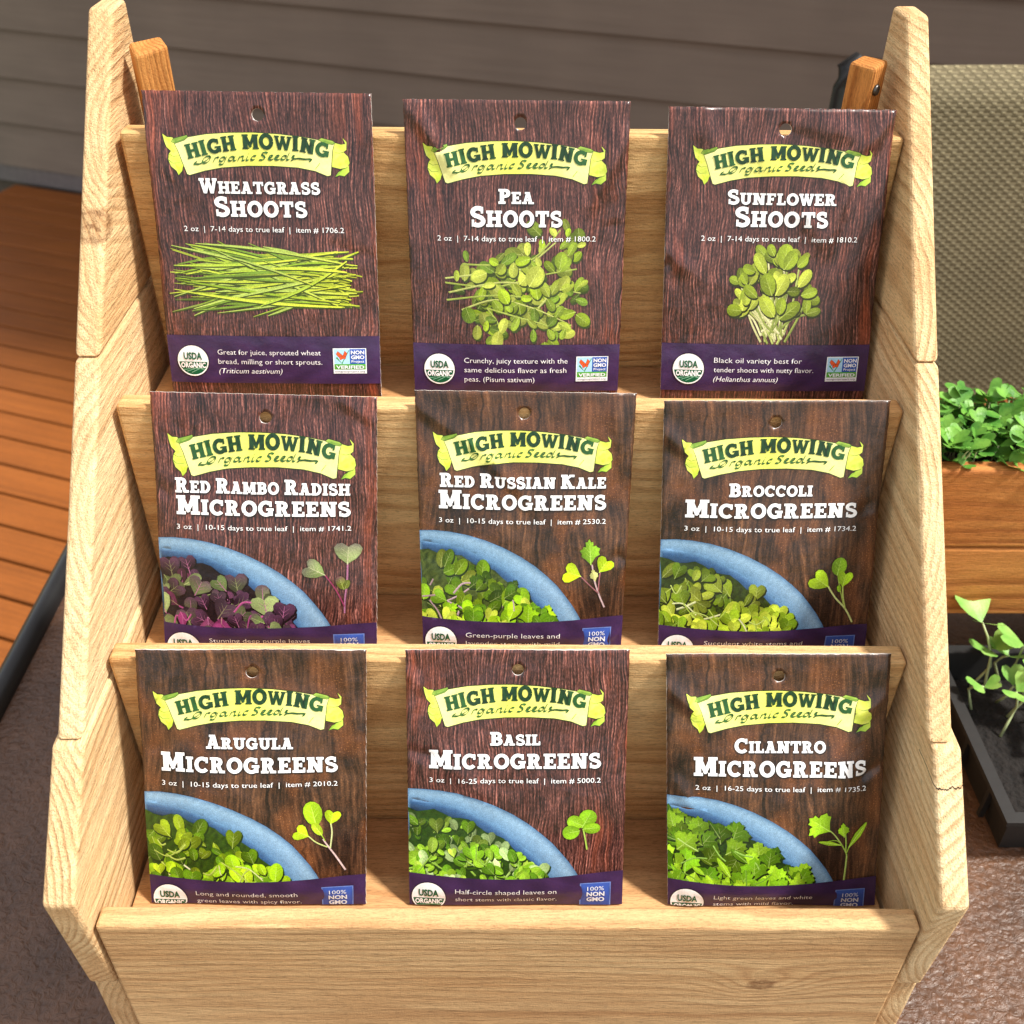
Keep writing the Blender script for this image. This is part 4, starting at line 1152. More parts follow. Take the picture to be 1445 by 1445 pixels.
def verified_sheet(u0, v0, u1, v1):
    S = Sheet(); w, h = u1 - u0, v1 - v0
    WH, BL, LB, GN = C(236, 240, 244), C(44, 92, 178), C(172, 216, 240), C(92, 170, 60)
    P = [(rect(u0 - .002, v0 - .002, u1 + .002, v1 + .002), C(40, 36, 60)), (rect(u0, v0, u1, v1), WH), (rect(u0 + w * .03, v0 + h * .03, u0 + w * .5, v0 + h * .62), LB),
         (rect(u0 + w * .5, v0 + h * .03, u1 - w * .03, v0 + h * .62), BL), (rect(u0 + w * .03, v0 + h * .62, u1 - w * .03, v0 + h * .84), GN)]
    P += [(q, C(70, 150, 60)) for q in stroke([(u0 + w * .10, v0 + h * .36), (u0 + w * .26, v0 + h * .60), (u0 + w * .48, v0 + h * .08)], w * .055, w * .02)]
    for pts in ([(.30, .30), (.14, .12), (.10, .22), (.16, .34)], [(.30, .30), (.36, .10), (.42, .20), (.38, .32)], [(.30, .30), (.18, .36), (.22, .46), (.30, .40)], [(.30, .30), (.38, .34), (.36, .42), (.30, .40)]):
        P.append(([(u0 + w * a, v0 + h * b) for a, b in grow(pts, 0.012)], C(40, 26, 20))); P.append(([(u0 + w * a, v0 + h * b) for a, b in pts], C(230, 96, 44)))
    S.mos(P, 2)
    S.text('NON', u0 + w * .54, u0 + w * .94, v0 + h * .23, h * .15, WH, 3, 0.03)
    S.text('GMO', u0 + w * .54, u0 + w * .94, v0 + h * .42, h * .15, WH, 3, 0.03)
    S.text('Project', u0 + w * .55, u0 + w * .93, v0 + h * .56, h * .10, WH, 3, 0.012)
    S.text('VERIFIED', u0 + w * .08, u0 + w * .93, v0 + h * .80, h * .13, WH, 3, 0.03)
    S.text('nongmoproject.org', u0 + w * .05, u0 + w * .95, v0 + h * .94, h * .07, C(60, 60, 66), 3, 0.0)
    return S


def nongmo_sheet(u0, v0, u1, v1):
    S = Sheet(); w, h = u1 - u0, v1 - v0
    WH = C(230, 236, 246)
    S.mos([(rect(u0, v0, u1, v1), C(112, 138, 204)), (rect(u0 + w * .035, v0 + h * .03, u1 - w * .035, v1 - h * .03), lambda x, y: mixc(C(64, 96, 180), C(48, 78, 160), (y - v0) / h))], 2)
    S.text('100%', u0 + w * .24, u0 + w * .78, v0 + h * .29, h * .16, WH, 3, 0.0)
    S.text('NON', u0 + w * .22, u0 + w * .80, v0 + h * .51, h * .17, WH, 3, 0.035)
    S.text('GMO', u0 + w * .22, u0 + w * .80, v0 + h * .73, h * .17, WH, 3, 0.035)
    return S

# ------------------------------------------------------------------ packet materials
def wrap_nodes(s):
    tc = s.n('ShaderNodeTexCoord').outputs['Object']
    b1 = s.noise(tc, 26, 3, 0.5)
    b2 = s.noise(s.vm('ADD', tc, (3, 3, 3)), 110, 3, 0.55)
    return s.bump(s.math('ADD', b1, s.math('MULTIPLY', b2, 0.22)), 0.0022)

def gam(s, c, g_):
    x = s.n('ShaderNodeGamma'); s.put(x.inputs[0], c); x.inputs[1].default_value = g_
    return x.outputs[0]
def ink(name, rough=0.27, grain=0.06, gs=900, g_=1.0):
    s = NT(name)
    at = s.n('ShaderNodeAttribute', attribute_name='Col').outputs['Color']
    tc = s.n('ShaderNodeTexCoord').outputs['Object']
    nz = s.noise(tc, gs, 2)
    col = s.mix(1.0, at, s.ramp(nz, [(0.3, 1 - grain), (0.7, 1 + grain)]), 'MULTIPLY')
    col = gam(s, col, g_)
    return s.out(col, rough, wrap_nodes(s), 0.38, Coat_Weight=0.15, Coat_Roughness=0.4)
M_INK = ink('printed_ink', g_=1.05)
M_GREENS = ink('printed_greens', 0.27, 0.22, 1500, 1.08)
M_BOWL = ink('printed_bowl', 0.27, 0.30, 2600, 1.12)
M_LET = ink('printed_letters', 0.3, 0.02)

def red_wood():
    s = NT('red_barnwood_print')
    uv = s.n('ShaderNodeUVMap').outputs[0]
    oi = s.n('ShaderNodeObjectInfo').outputs['Random']
    uv2 = s.vm('ADD', uv, (0, 0, 0))
    cb = s.n('ShaderNodeCombineXYZ'); s.put(cb.inputs[0], s.math('MULTIPLY', oi, 0.0)); s.put(cb.inputs[1], s.math('MULTIPLY', oi, 9.0))
    uv2 = s.vm('ADD', uv, cb.outputs[0])
    wp = s.noise(s.vm('MULTIPLY', uv2, (2.2, 1.6, 1)), 1.0, 3)
    sp = s.n('ShaderNodeSeparateXYZ'); s.put(sp.inputs[0], uv2)
    x = s.math('ADD', sp.outputs[0], s.math('MULTIPLY', s.math('SUBTRACT', wp, 0.5), 0.13))
    cc = s.n('ShaderNodeCombineXYZ'); s.put(cc.inputs[0], x); s.put(cc.inputs[1], sp.outputs[1])
    g1 = s.noise(s.vm('MULTIPLY', cc.outputs[0], (150, 7.0, 1)), 1.0, 4, 0.68)
    g2 = s.noise(s.vm('MULTIPLY', cc.outputs[0], (300, 60, 1)), 1.0, 2, 0.6)
    big = s.noise(s.vm('MULTIPLY', cc.outputs[0], (7, 1.8, 1)), 1.0, 4, 0.6)
    wv = s.math('SINE', s.math('MULTIPLY', s.math('ADD', x, s.math('MULTIPLY', g1, 0.016)), 430))
    st = s.math('ADD', s.math('MULTIPLY', g1, 0.86), s.math('MULTIPLY_ADD', wv, 0.046, 0.065))
    st = s.math('ADD', st, s.math('MULTIPLY', s.math('SUBTRACT', g2, 0.5), 0.40))
    c = s.ramp(st, [(0.36, lin((22, 11, 12))), (0.47, lin((60, 33, 31))), (0.57, lin((99, 60, 54))), (0.72, lin((184, 118, 104)))])
    c = s.mix(1.0, c, s.ramp(big, [(0.3, 0.62), (0.5, 1.05), (0.72, 1.6)]), 'MULTIPLY')
    orr = s.noise(s.vm('MULTIPLY', s.vm('ADD', cc.outputs[0], (4, 2, 0)), (16, 1.4, 1)), 1.0, 3, 0.6)
    edge = s.ramp(s.math('ABSOLUTE', s.math('SUBTRACT', sp.outputs[0], 0.5)), [(0.3, 0.0), (0.46, 1.0)])
    of = s.math('MULTIPLY', s.ramp(orr, [(0.50, 0.0), (0.66, 1.0)]), s.math('MULTIPLY_ADD', edge, 0.5, 0.12))
    c = s.mix(of, c, s.ramp(st, [(0.32, lin((70, 30, 20))), (0.6, lin((170, 82, 52))), (0.75, lin((214, 120, 84)))]))
    return s.out(gam(s, c, 1.0), 0.25, wrap_nodes(s), 0.42, Coat_Weight=0.38, Coat_Roughness=0.36)

def brown_wood():
    s = NT('rustic_plank_print')
    uv = s.n('ShaderNodeUVMap').outputs[0]
    sp = s.n('ShaderNodeSeparateXYZ'); s.put(sp.inputs[0], uv)
    wp = s.noise(s.vm('MULTIPLY', uv, (1.5, 1.1, 1)), 1.0, 3)
    x = s.math('ADD', sp.outputs[0], s.math('MULTIPLY', s.math('SUBTRACT', wp, 0.5), 0.22))
    cc = s.n('ShaderNodeCombineXYZ'); s.put(cc.inputs[0], x); s.put(cc.inputs[1], sp.outputs[1])
    g1 = s.noise(s.vm('MULTIPLY', cc.outputs[0], (60, 4.5, 1)), 1.0, 4, 0.65)
    g2 = s.noise(s.vm('MULTIPLY', cc.outputs[0], (230, 110, 1)), 1.0, 2, 0.6)
    big = s.noise(s.vm('MULTIPLY', uv, (4.5, 2.6, 1)), 1.0, 4, 0.6)
    st = s.math('ADD', s.math('MULTIPLY', g1, 0.55), s.math('MULTIPLY', big, 0.45))
    st = s.math('ADD', st, s.math('MULTIPLY', s.math('SUBTRACT', g2, 0.5), 0.22))
    c = s.ramp(st, [(0.36, lin((24, 14, 10))), (0.46, lin((56, 37, 27))), (0.57, lin((98, 67, 47))), (0.70, lin((164, 116, 80)))])
    spk = s.ramp(s.noise(uv, 150, 2, 0.6), [(0.60, 0.0), (0.70, 1.0)])
    glow = s.ramp(s.noise(s.vm('MULTIPLY', s.vm('ADD', uv, (7, 3, 0)), (5, 3, 1)), 1.0, 3), [(0.5, 0.0), (0.68, 1.0)])
    c = s.mix(s.math('MULTIPLY', s.math('MULTIPLY_ADD', glow, 0.8, 0.15), spk), c, lin((204, 142, 92)))
    c = s.mix(s.math('MULTIPLY', glow, 0.38), c, lin((150, 88, 44)))
    for pos, amp, y0, y1 in ((0.30, 1.0, -0.1, 0.42), (0.385, 0.7, -0.1, 1.0), (0.56, 0.9, -0.1, 0.9), (0.72, 0.7, 0.5, 1.4)):
        wob = s.noise(s.vm('MULTIPLY', uv, (2, 5, 1)), 1.0 + pos, 4, 0.6)
        d = s.math('ABSOLUTE', s.math('SUBTRACT', s.math('ADD', sp.outputs[0], s.math('MULTIPLY', s.math('SUBTRACT', wob, 0.5), 0.10)), pos))
        f = s.ramp(d, [(0.0, 1.0), (0.0030, 0.85), (0.008, 0.0)])
        rng = s.math('MULTIPLY', s.math('GREATER_THAN', sp.outputs[1], y0), s.math('LESS_THAN', sp.outputs[1], y1))
        c = s.mix(s.math('MULTIPLY', s.math('MULTIPLY', f, rng), amp * 0.85), c, lin((22, 14, 10)))
    return s.out(gam(s, c, 1.08), 0.27, wrap_nodes(s), 0.42, Coat_Weight=0.38, Coat_Roughness=0.36)

M_RED, M_BROWN = red_wood(), brown_wood()
M_PAPER = simple('paper_edge', (226, 220, 214), 0.7, 300, 0.05)
M_BACKP = simple('packet_back', (196, 186, 172), 0.5, 100, 0.05)

# ------------------------------------------------------------------ packets
PW = 0.127
PK = {
 'wheat': ([-0.205, 0.5856, -0.1622], [-0.0783, 0.5854, -0.1630], [-0.208, 0.5397, -0.3296], [-0.0796, 0.5397, -0.3296]),
 'pea': ([-0.0612, 0.5847, -0.1655], [0.0652, 0.5846, -0.1657], [-0.0591, 0.5397, -0.3296], [0.0658, 0.5397, -0.3296]),
 'sun': ([0.0863, 0.584, -0.1681], [0.213, 0.5837, -0.169], [0.092, 0.5397, -0.3296], [0.2180, 0.5397, -0.3296]),
 'radish': ([-0.2008, 0.4873, -0.2954], [-0.0747, 0.4866, -0.2976], [-0.208, 0.4358, -0.4438], [-0.0801, 0.4358, -0.4438]),
 'kale': ([-0.054, 0.4879, -0.2938], [0.0697, 0.4875, -0.2948], [-0.0523, 0.4358, -0.4438], [0.0674, 0.4358, -0.4438]),
 'broc': ([0.085, 0.4862, -0.2986], [0.2117, 0.4865, -0.2978], [0.0895, 0.4358, -0.4438], [0.2154, 0.4358, -0.4438]),
 'arug': ([-0.2062, 0.3955, -0.4042], [-0.079, 0.3956, -0.4039], [-0.2108, 0.3338, -0.5529], [-0.0841, 0.3338, -0.5529]),
 'basil': ([-0.0579, 0.3957, -0.4038], [0.0659, 0.3959, -0.4032], [-0.0586, 0.3338, -0.5529], [0.0674, 0.3338, -0.5529]),
 'cil': ([0.0858, 0.395, -0.4055], [0.2104, 0.3953, -0.4048], [0.0941, 0.3338, -0.5529], [0.2172, 0.3338, -0.5529]),
}
# measured print positions: hole(u,v), banner u0,u1,v0,v1; title 1 (text,u0,u1,v,cap), title 2, detail
INFO = {
 'wheat': dict(wood='red', hole=(0.500, 0.093), ban=(0.074, 0.892, 0.167, 0.349), t1=('WHEATGRASS', 0.219, 0.756, 0.425, 0.065), t2=('SHOOTS', 0.278, 0.694, 0.525, 0.086), det=('2 oz  |  7-14 days to true leaf  |  item # 1706.2', 0.132, 0.857, 0.591),
      txt=('Great for juice, sprouted wheat', 'bread, milling or short sprouts.', '(Triticum aestivum)'), tw=(0.485, 0.49, 0.30), off=(-0.01, -0.004), su=1.0,
      label='wheatgrass seed packet with a printed bundle of grass, top tier by the left post'),
 'pea': dict(wood='red', hole=(0.516, 0.096), ban=(0.082, 0.904, 0.169, 0.350), t1=('PEA', 0.417, 0.578, 0.434, 0.064), t2=('SHOOTS', 0.288, 0.708, 0.534, 0.088), det=('2 oz  |  7-14 days to true leaf  |  item # 1800.2', 0.135, 0.865, 0.597),
      txt=('Crunchy, juicy texture with the', 'same delicious flavor as fresh', 'peas. (Pisum sativum)'), tw=(0.50, 0.495, 0.34), off=(0, 0), su=1.0,
      label='pea shoots seed packet with pale creases in both top corners, middle of the top tier'),
 'sun': dict(wood='red', hole=(0.520, 0.088), ban=(0.114, 0.922, 0.150, 0.325), t1=('SUNFLOWER', 0.278, 0.771, 0.407, 0.063), t2=('SHOOTS', 0.315, 0.737, 0.504, 0.086), det=('2 oz  |  7-14 days to true leaf  |  item # 1810.2', 0.165, 0.884, 0.568),
      txt=('Black oil variety best for', 'tender shoots with nutty flavor.', '(Helianthus annuus)'), tw=(0.42, 0.48, 0.31), off=(0.005, -0.028), su=1.0,
      label='sunflower shoots seed packet with crumpled shiny top, top tier by the right post'),
 'radish': dict(wood='red', hole=(0.505, 0.105), ban=(0.069, 0.906, 0.174, 0.382), t1=('RED RAMBO RADISH', 0.092, 0.880, 0.457, 0.070), t2=('MICROGREENS', 0.094, 0.880, 0.559, 0.089), det=('3 oz  |  10-15 days to true leaf  |  item # 1741.2', 0.092, 0.883, 0.628),
      txt=('Stunning deep purple leaves',), tw=(0.47,), off=(0, 0.024), su=1.0,
      label='radish microgreens seed packet showing purple leaves in a blue bowl, middle tier left'),
 'kale': dict(wood='brown', hole=(0.495, 0.098), ban=(0.078, 0.905, 0.176, 0.364), t1=('RED RUSSIAN KALE', 0.105, 0.882, 0.437, 0.065), t2=('MICROGREENS', 0.098, 0.885, 0.538, 0.087), det=('3 oz  |  10-15 days to true leaf  |  item # 2530.2', 0.097, 0.888, 0.604),
      txt=('Green-purple leaves and', 'lavender stems with mild'), tw=(0.468, 0.468), off=(0, 0), su=1.0,
      label='kale microgreens seed packet on brown plank print, middle of the middle tier'),
 'broc': dict(wood='brown', hole=(0.500, 0.098), ban=(0.084, 0.906, 0.164, 0.354), t1=('BROCCOLI', 0.302, 0.683, 0.435, 0.062), t2=('MICROGREENS', 0.108, 0.895, 0.536, 0.085), det=('3 oz  |  10-15 days to true leaf  |  item # 1734.2', 0.107, 0.898, 0.600),
      txt=('Succulent white stems and',), tw=(0.47,), off=(0.005, 0.008), su=1.0,
      label='broccoli microgreens seed packet on brown plank print, right of the middle tier'),
 'arug': dict(wood='brown', hole=(0.501, 0.108), ban=(0.070, 0.901, 0.182, 0.379), t1=('ARUGULA', 0.293, 0.678, 0.464, 0.066), t2=('MICROGREENS', 0.088, 0.873, 0.578, 0.092), det=('3 oz  |  10-15 days to true leaf  |  item # 2010.2', 0.087, 0.873, 0.647),
      txt=('Long and rounded, smooth', 'green leaves with spicy flavor.'), tw=(0.47, 0.485), off=(-0.01, 0.036), su=1.0,
      label='arugula microgreens seed packet with lime green leaves, left of the bottom tier'),
 'basil': dict(wood='red', hole=(0.502, 0.093), ban=(0.080, 0.897, 0.163, 0.363), t1=('BASIL', 0.379, 0.606, 0.447, 0.064), t2=('MICROGREENS', 0.102, 0.881, 0.559, 0.089), det=('3 oz  |  16-25 days to true leaf  |  item # 5000.2', 0.103, 0.882, 0.628),
      txt=('Half-circle shaped leaves on', 'short stems with classic flavor.'), tw=(0.47, 0.472), off=(-0.005, 0.012), su=1.0,
      label='basil microgreens seed packet with small round leaves, middle of the bottom tier'),
 'cil': dict(wood='brown', hole=(0.505, 0.105), ban=(0.089, 0.928, 0.173, 0.372), t1=('CILANTRO', 0.307, 0.722, 0.465, 0.069), t2=('MICROGREENS', 0.122, 0.915, 0.579, 0.094), det=('2 oz  |  16-25 days to true leaf  |  item # 1735.2', 0.130, 0.915, 0.648),
      txt=('Light green leaves and white', 'stems with mild flavor.'), tw=(0.47, 0.385), off=(0.01, 0.035), su=1.0,
      label='cilantro microgreens seed packet with feathery leaves, right of the bottom tier'),
}
CREASE = {  # (u0,v0,u1,v1,width,height)
 'wheat': [(1.0, 0.02, 0.93, 0.30, 0.05, 0.0008), (0.0, 0.2, 0.2, 0.45, 0.05, 0.0008), (0.8, 0.65, 1.0, 0.72, 0.03, -0.0008)],
 'pea': [(0.04, 0.03, 0.24, 0.33, 0.040, 0.0030), (0.98, 0.14, 0.86, 0.42, 0.045, 0.0026), (0.94, 0.53, 1.0, 0.55, 0.02, -0.0022), (0.25, 0.38, 0.30, 0.60, 0.06, 0.0012), (0.6, 0.2, 0.45, 0.6, 0.06, -0.0008)],
 'sun': [(0.15, 0.0, 0.20, 0.22, 0.04, 0.0026), (0.98, 0.02, 0.84, 0.22, 0.035, 0.0034), (0.60, 0.05, 0.95, 0.14, 0.05, 0.0026), (0.0, 0.62, 0.14, 0.72, 0.035, 0.0030), (0.02, 0.66, 0.0, 0.70, 0.02, -0.002), (0.62, 0.42, 0.75, 0.60, 0.05, 0.0026), (0.82, 0.28, 0.74, 0.62, 0.035, 0.0022), (0.45, 0.2, 0.5, 0.42, 0.05, 0.0018), (0.96, 0.72, 1.0, 0.74, 0.02, -0.002)],
 'radish': [(0.0, 0.44, 0.06, 0.46, 0.02, -0.0018), (0.85, 0.02, 1.0, 0.12, 0.03, 0.0014), (0.5, 0.1, 0.4, 0.6, 0.06, 0.0008)],
 'kale': [(0.0, 0.06, 0.26, 0.24, 0.035, 0.0018), (0.26, 0.24, 0.56, 0.52, 0.040, 0.0018), (0.90, 0.02, 0.98, 0.40, 0.04, 0.0012), (0.95, 0.76, 1.0, 0.80, 0.02, -0.002), (0.9, 1.22, 1.0, 1.12, 0.02, 0.001)],
 'broc': [(0.0, 0.13, 0.12, 0.25, 0.035, 0.0026), (0.93, 0.50, 1.0, 0.47, 0.022, -0.0022), (0.3, 0.35, 0.35, 0.6, 0.06, 0.0010)],
 'arug': [(0.9, 0.0, 0.97, 0.5, 0.04, 0.0012), (0.1, 0.45, 0.0, 0.5, 0.03, -0.0010)],
 'basil': [(0.0, 0.48, 0.20, 0.53, 0.025, -0.0020), (0.0, 0.10, 0.08, 0.20, 0.03, 0.0014), (0.2, 0.55, 0.4, 0.75, 0.05, 0.0012)],
 'cil': [(0.0, 0.14, 0.16, 0.30, 0.035, 0.0030), (0.88, 0.28, 1.0, 0.20, 0.035, 0.0024), (0.88, 0.60, 1.0, 0.52, 0.025, -0.0024), (0.05, 0.62, 0.12, 0.75, 0.04, 0.0018), (0.75, 0.5, 0.9, 0.7, 0.05, 0.0016)],
}
BULGE = {'wheat': 0.0028, 'pea': 0.0040, 'sun': 0.0036, 'radish': 0.0045, 'kale': 0.0050, 'broc': 0.0046, 'arug': 0.0046, 'basil': 0.0046, 'cil': 0.0056}


def add_sheet(name, sh, surf, mat, parent, label=None, off=0.00026):
    """one mesh from the print layers, conformed to the packet"""
    # split long edges is not needed: the sheets already carry a grid where they are large
    V = [surf(u, v, lay * off) for u, v, lay in sh.v]
    c = wloc(parent)
    me = bpy.data.meshes.new(name)
    me.from_pydata([tuple(Vector(p) - c) for p in V], [], sh.f)
    at = me.color_attributes.new('Col', 'FLOAT_COLOR', 'CORNER')
    buf = []
    for f, cc in zip(me.polygons, sh.c):
        for col in cc: buf += [col[0], col[1], col[2], 1.0]
    at.data.foreach_set('color', buf)
    me.materials.append(mat)
    me.polygons.foreach_set('use_smooth', [True] * len(me.polygons))
    me.update()
    # faces towards the viewer
    o = bpy.data.objects.new(name, me)
    COL.objects.link(o); o.parent = parent
    o.location = (0, 0, 0)
    if label: o['label'] = label
    return o


def make_packet(key):
    TL, TR, BL, BR = [Vector(p) for p in PK[key]]
    I = INFO[key]
    H = (TL - BL).length / PW
    nrm = (TR - TL).cross(TL - BL).normalized()
    if nrm.y > 0: nrm = -nrm
    cr = [(a_, b_, c_, d_, w_ * (1.35 if key == 'sun' else 1.1), h_ * (0.7 if key == 'sun' else 0.85)) for a_, b_, c_, d_, w_, h_ in CREASE[key]]; A = BULGE[key]
    rnd = random.Random(key)
    ph = [rnd.uniform(0, 6) for _ in range(4)]
    def sm(x): x = max(0, min(1, x)); return x * x * (3 - 2 * x)
    def disp(u, v):
        e = sm(min(u, 1 - u) / 0.10)
        b = A * math.sin(math.pi * max(0, min(1, u))) ** 0.9 * sm((v - 0.08) / 0.75) * sm((H - v) / 0.12 + 0.2)
        d = b + 0.0007 * e * math.sin(7 * u + ph[0] + 3 * v) * math.sin(4.3 * v + ph[1])
        d += 0.0006 * math.sin(9 * v + ph[2]) * (u - 0.5) * 2 * sm(v / 0.1)
        for (a0, b0, a1, b1, w, h) in cr:
            dx, dy = a1 - a0, b1 - b0
            t = max(0, min(1, ((u - a0) * dx + (v - b0) * dy) / (dx * dx + dy * dy)))
            q = ((u - a0 - t * dx) ** 2 + (v - b0 - t * dy) ** 2)
            d += 1.15 * h * math.exp(-q / (w * w) * 1.5) * (0.25 + 0.75 * math.sin(math.pi * min(1, t * 0.8 + 0.2)))
        return max(d, -0.0006)
    def surf(u, v, o=0.0):
        s_ = v / H
        p = (TL * (1 - u) + TR * u) * (1 - s_) + (BL * (1 - u) + BR * u) * s_
        # sealed edges pull in a touch where the packet is fullest
        return p + nrm * (disp(u, v) + o)
    base = (BL + BR) / 2
    R = empty('seed_packet', base, I['label'], 'seed packet', 'seed packets in the display stand')
    # pouch with a punched hang hole
    hu, hv = I['hole']; hr = 0.0265
    rnd2 = random.Random(3)
    jag = lambda a: a
    n1, n2 = 64, 80
    outl = []
    for k in range(n1): outl.append((k / n1, 0.0015 * math.sin(k * 1.7) * 0.6))
    for k in range(n2): outl.append((1.0 - 0.0025 * abs(math.sin(k * 0.9)) , H * k / n2))
    for k in range(n1): outl.append((1 - k / n1, H))
    for k in range(n2): outl.append((0.0025 * abs(math.sin(k * 1.1)), H * (1 - k / n2)))
    hole = disc(hu, hv, hr, 24)
    inner = [(i / n1, H * j / n2) for i in range(1, n1) for j in range(1, n2) if math.hypot(i / n1 - hu, H * j / n2 - hv) > hr * 1.25]
    vs = [Vector(p) for p in outl] + [Vector(p) for p in hole] + [Vector(p) for p in inner]
    no, nh = len(outl), len(hole)
    r = delaunay_2d_cdt(vs, [], [list(range(no))[::-1] if poly_area(outl) < 0 else list(range(no)), list(range(no, no + nh))], 1, 1e-7)
    V2, T2, OF = r[0], r[2], r[5]
    tris = [t for t, of in zip(T2, OF) if 1 not in of]
    nv = len(V2)
    TH = 0.0005
    front = [surf(p.x, p.y) for p in V2]
    flat = lambda u, v: (TL * (1 - u) + TR * u) * (1 - v / H) + (BL * (1 - u) + BR * u) * (v / H)
    back = [flat(p.x, p.y) - nrm * TH for p in V2]
    back = [b + nrm * min(0.0, disp(p.x, p.y)) for b, p in zip(back, V2)]
    faces, fm = [], []
    def orient(t, want):
        a, b, c_ = (front[i] for i in t)
        return t if ((b - a).cross(c_ - a).dot(want) > 0) else (t[0], t[2], t[1])
    ft = [orient(t, nrm) for t in tris]
    faces += ft; fm += [0] * len(ft)
    faces += [(t[0] + nv, t[2] + nv, t[1] + nv) for t in ft]; fm += [1] * len(ft)
    ed = {}
    for t in ft:
        for a, b in ((t[0], t[1]), (t[1], t[2]), (t[2], t[0])): ed[(a, b)] = 1
    for (a, b) in list(ed):
        if (b, a) not in ed: faces.append((b, a, a + nv, b + nv)); fm.append(2)
    mat = M_RED if I['wood'] == 'red' else M_BROWN
    po = mk('pouch', front + back, faces, [mat, M_BACKP, M_PAPER], R, None, False, fm)
    me = po.data
    me.polygons.foreach_set('use_smooth', [m != 2 for m in fm])
    uvl = me.uv_layers.new(name='UVMap')
    seed = rnd.uniform(0, 3) * 0
    soff = {'wheat': 0.0, 'pea': 0.3, 'sun': 0.6, 'radish': 1.1, 'kale': 0.0, 'broc': 0.9, 'arug': 0.0, 'basil': 1.6, 'cil': 0.9}[key]
    for l in me.loops:
        p = V2[l.vertex_index % nv]
        uvl.data[l.index].uv = (p.x + (0 if I['wood'] == 'red' else soff * 0.13), p.y + (soff if I['wood'] == 'red' else 0))
    # print transforms from measured positions
    b0, b1, c0, c1 = I['ban']
    su, sv = (b1 - b0) / (0.903 - 0.084), (c1 - c0) / (0.350 - 0.169)
    def TB(x, y): return (b0 + (x - 0.084) * su, c0 + (y - 0.169) * sv)
    def cp(S_, f):
        q = Sheet(); q.v = [(*f(x, y), l) for x, y, l in S_.v]; q.f = S_.f; q.c = S_.c; return q
    bn = add_sheet('brand_banner', cp(BAN_A, TB), surf, M_INK, R)
    o = add_sheet('brand_lettering', cp(BAN_B, TB), surf, M_LET, bn)
    # titles
    S = Sheet(); P = []
    WHT, SHD = C(251, 251, 251), C(24, 15, 14)
    ls = []
    tx, a0, a1, vb, cap = I['t1']; ls += slab_line(tx, a0, a1, vb, cap, 0.80)
    tx, a0, a1, vb, cap = I['t2']; ls += slab_line(tx, a0, a1, vb, cap, 0.80, 0.055)
    for p in ls: P.append(([(a + 0.0035, b + 0.0045) for a, b in p], SHD))
    for p in ls: P.append((p, WHT))
    S.mos(P, 2)
    add_sheet('title_lettering', S, surf, M_LET, R)
    S = Sheet()
    tx, a0, a1, vb = I['det']
    S.text(tx, a0 + 0.0015, a1 + 0.0015, vb + 0.002, 0.0245, SHD, 1.7, -0.004)
    S.text(tx, a0, a1, vb, 0.0245, WHT, 2.2, -0.002)
    add_sheet('detail_lettering', S, surf, M_LET, R)
    # picture(s) and band
    ou, ov = I['off']
    mv = lambda P_: [([(a + ou, b + ov) for a, b in p], (lambda x, y, c_=c_: c_(x - ou, y - ov)) if callable(c_) else c_) for p, c_ in P_]
    micro = key not in ('wheat', 'pea', 'sun')
    BANDC = (C(70, 46, 88), C(54, 36, 70))
    bandc = lambda x, y: mixc(BANDC[0], BANDC[1], hsh(x, y, 0.35))
    if micro:
        dv = {'radish': 0.026, 'kale': 0.0, 'broc': 0.0, 'arug': 0.038, 'basil': 0.022, 'cil': 0.036}[key]
        fv = lambda x, y: (x, y + dv)
        bp, grid = bowl_polys()
        S = Sheet(); S.mos(bp, 1, grid); S.shift(fv)
        bw = add_sheet('bowl_picture', S, surf, M_BOWL, R)
        S = Sheet(); S.mos(pile(key, {'radish': 21, 'kale': 22, 'broc': 23, 'arug': 24, 'basil': 25, 'cil': 26}[key]), 2, hi=1.104); S.shift(fv)
        add_sheet('greens_picture', S, surf, M_GREENS, bw)
        su_ = {'radish': 0.01, 'kale': 0.0, 'broc': -0.005, 'arug': -0.015, 'basil': -0.01, 'cil': -0.01}[key]
        S = Sheet(); S.mos(sprig(key), 2); S.shift(lambda x, y: (x + su_, y + dv * 0.7))
        add_sheet('sprig_picture', S, surf, M_GREENS, R)
        bt = [(i / 24, 1.074 + dv + 0.020 * math.sin(math.pi * min(i / 24 * 1.1, 1)) - 0.006 * i / 24) for i in range(25)]
        bb = H - 0.002
        out = bt + [(1.0, bb)] + [(i / 24, bb) for i in range(24, -1, -1)]
        lay_ = 3
        ty = 1.172 + dv
        S = Sheet(); S.mos([(out, bandc)], lay_, [(i / 24, 1.10 + 0.03 * j) for i in range(1, 24) for j in range(8) if 1.10 + 0.03 * j < bb])
        bd = add_sheet('purple_band', S, surf, M_INK, R)
        SL = seal_sheet(0.092, 1.200 + dv, 0.079)
        SB = nongmo_sheet(0.797, 1.122 + dv, 0.942, 1.262 + dv)
        for q in (SL, SB): q.v = [(x, y, l + 2) for x, y, l in q.v if True]
        def trim(q):  # drop what would run past the folded bottom
            q.v = [(x, min(y, bb), l) for x, y, l in q.v]
            keep = [i for i, f in enumerate(q.f) if min(q.v[k][1] for k in f) < bb - 1e-5]
            q.f = [q.f[i] for i in keep]; q.c = [q.c[i] for i in keep]; return q
        add_sheet('organic_seal', trim(SL), surf, M_INK, bd); add_sheet('badge', trim(SB), surf, M_INK, bd)
        S = Sheet()
        for i, (t_, w_) in enumerate(zip(I['txt'], I['tw'])):
            if ty + i * 0.047 < bb: S.text(t_, 0.217, 0.217 + w_, ty + i * 0.047, 0.026, WHT, 4.3, -0.008)
        add_sheet('band_lettering', trim(S), surf, M_LET, bd)
    else:
        S = Sheet()
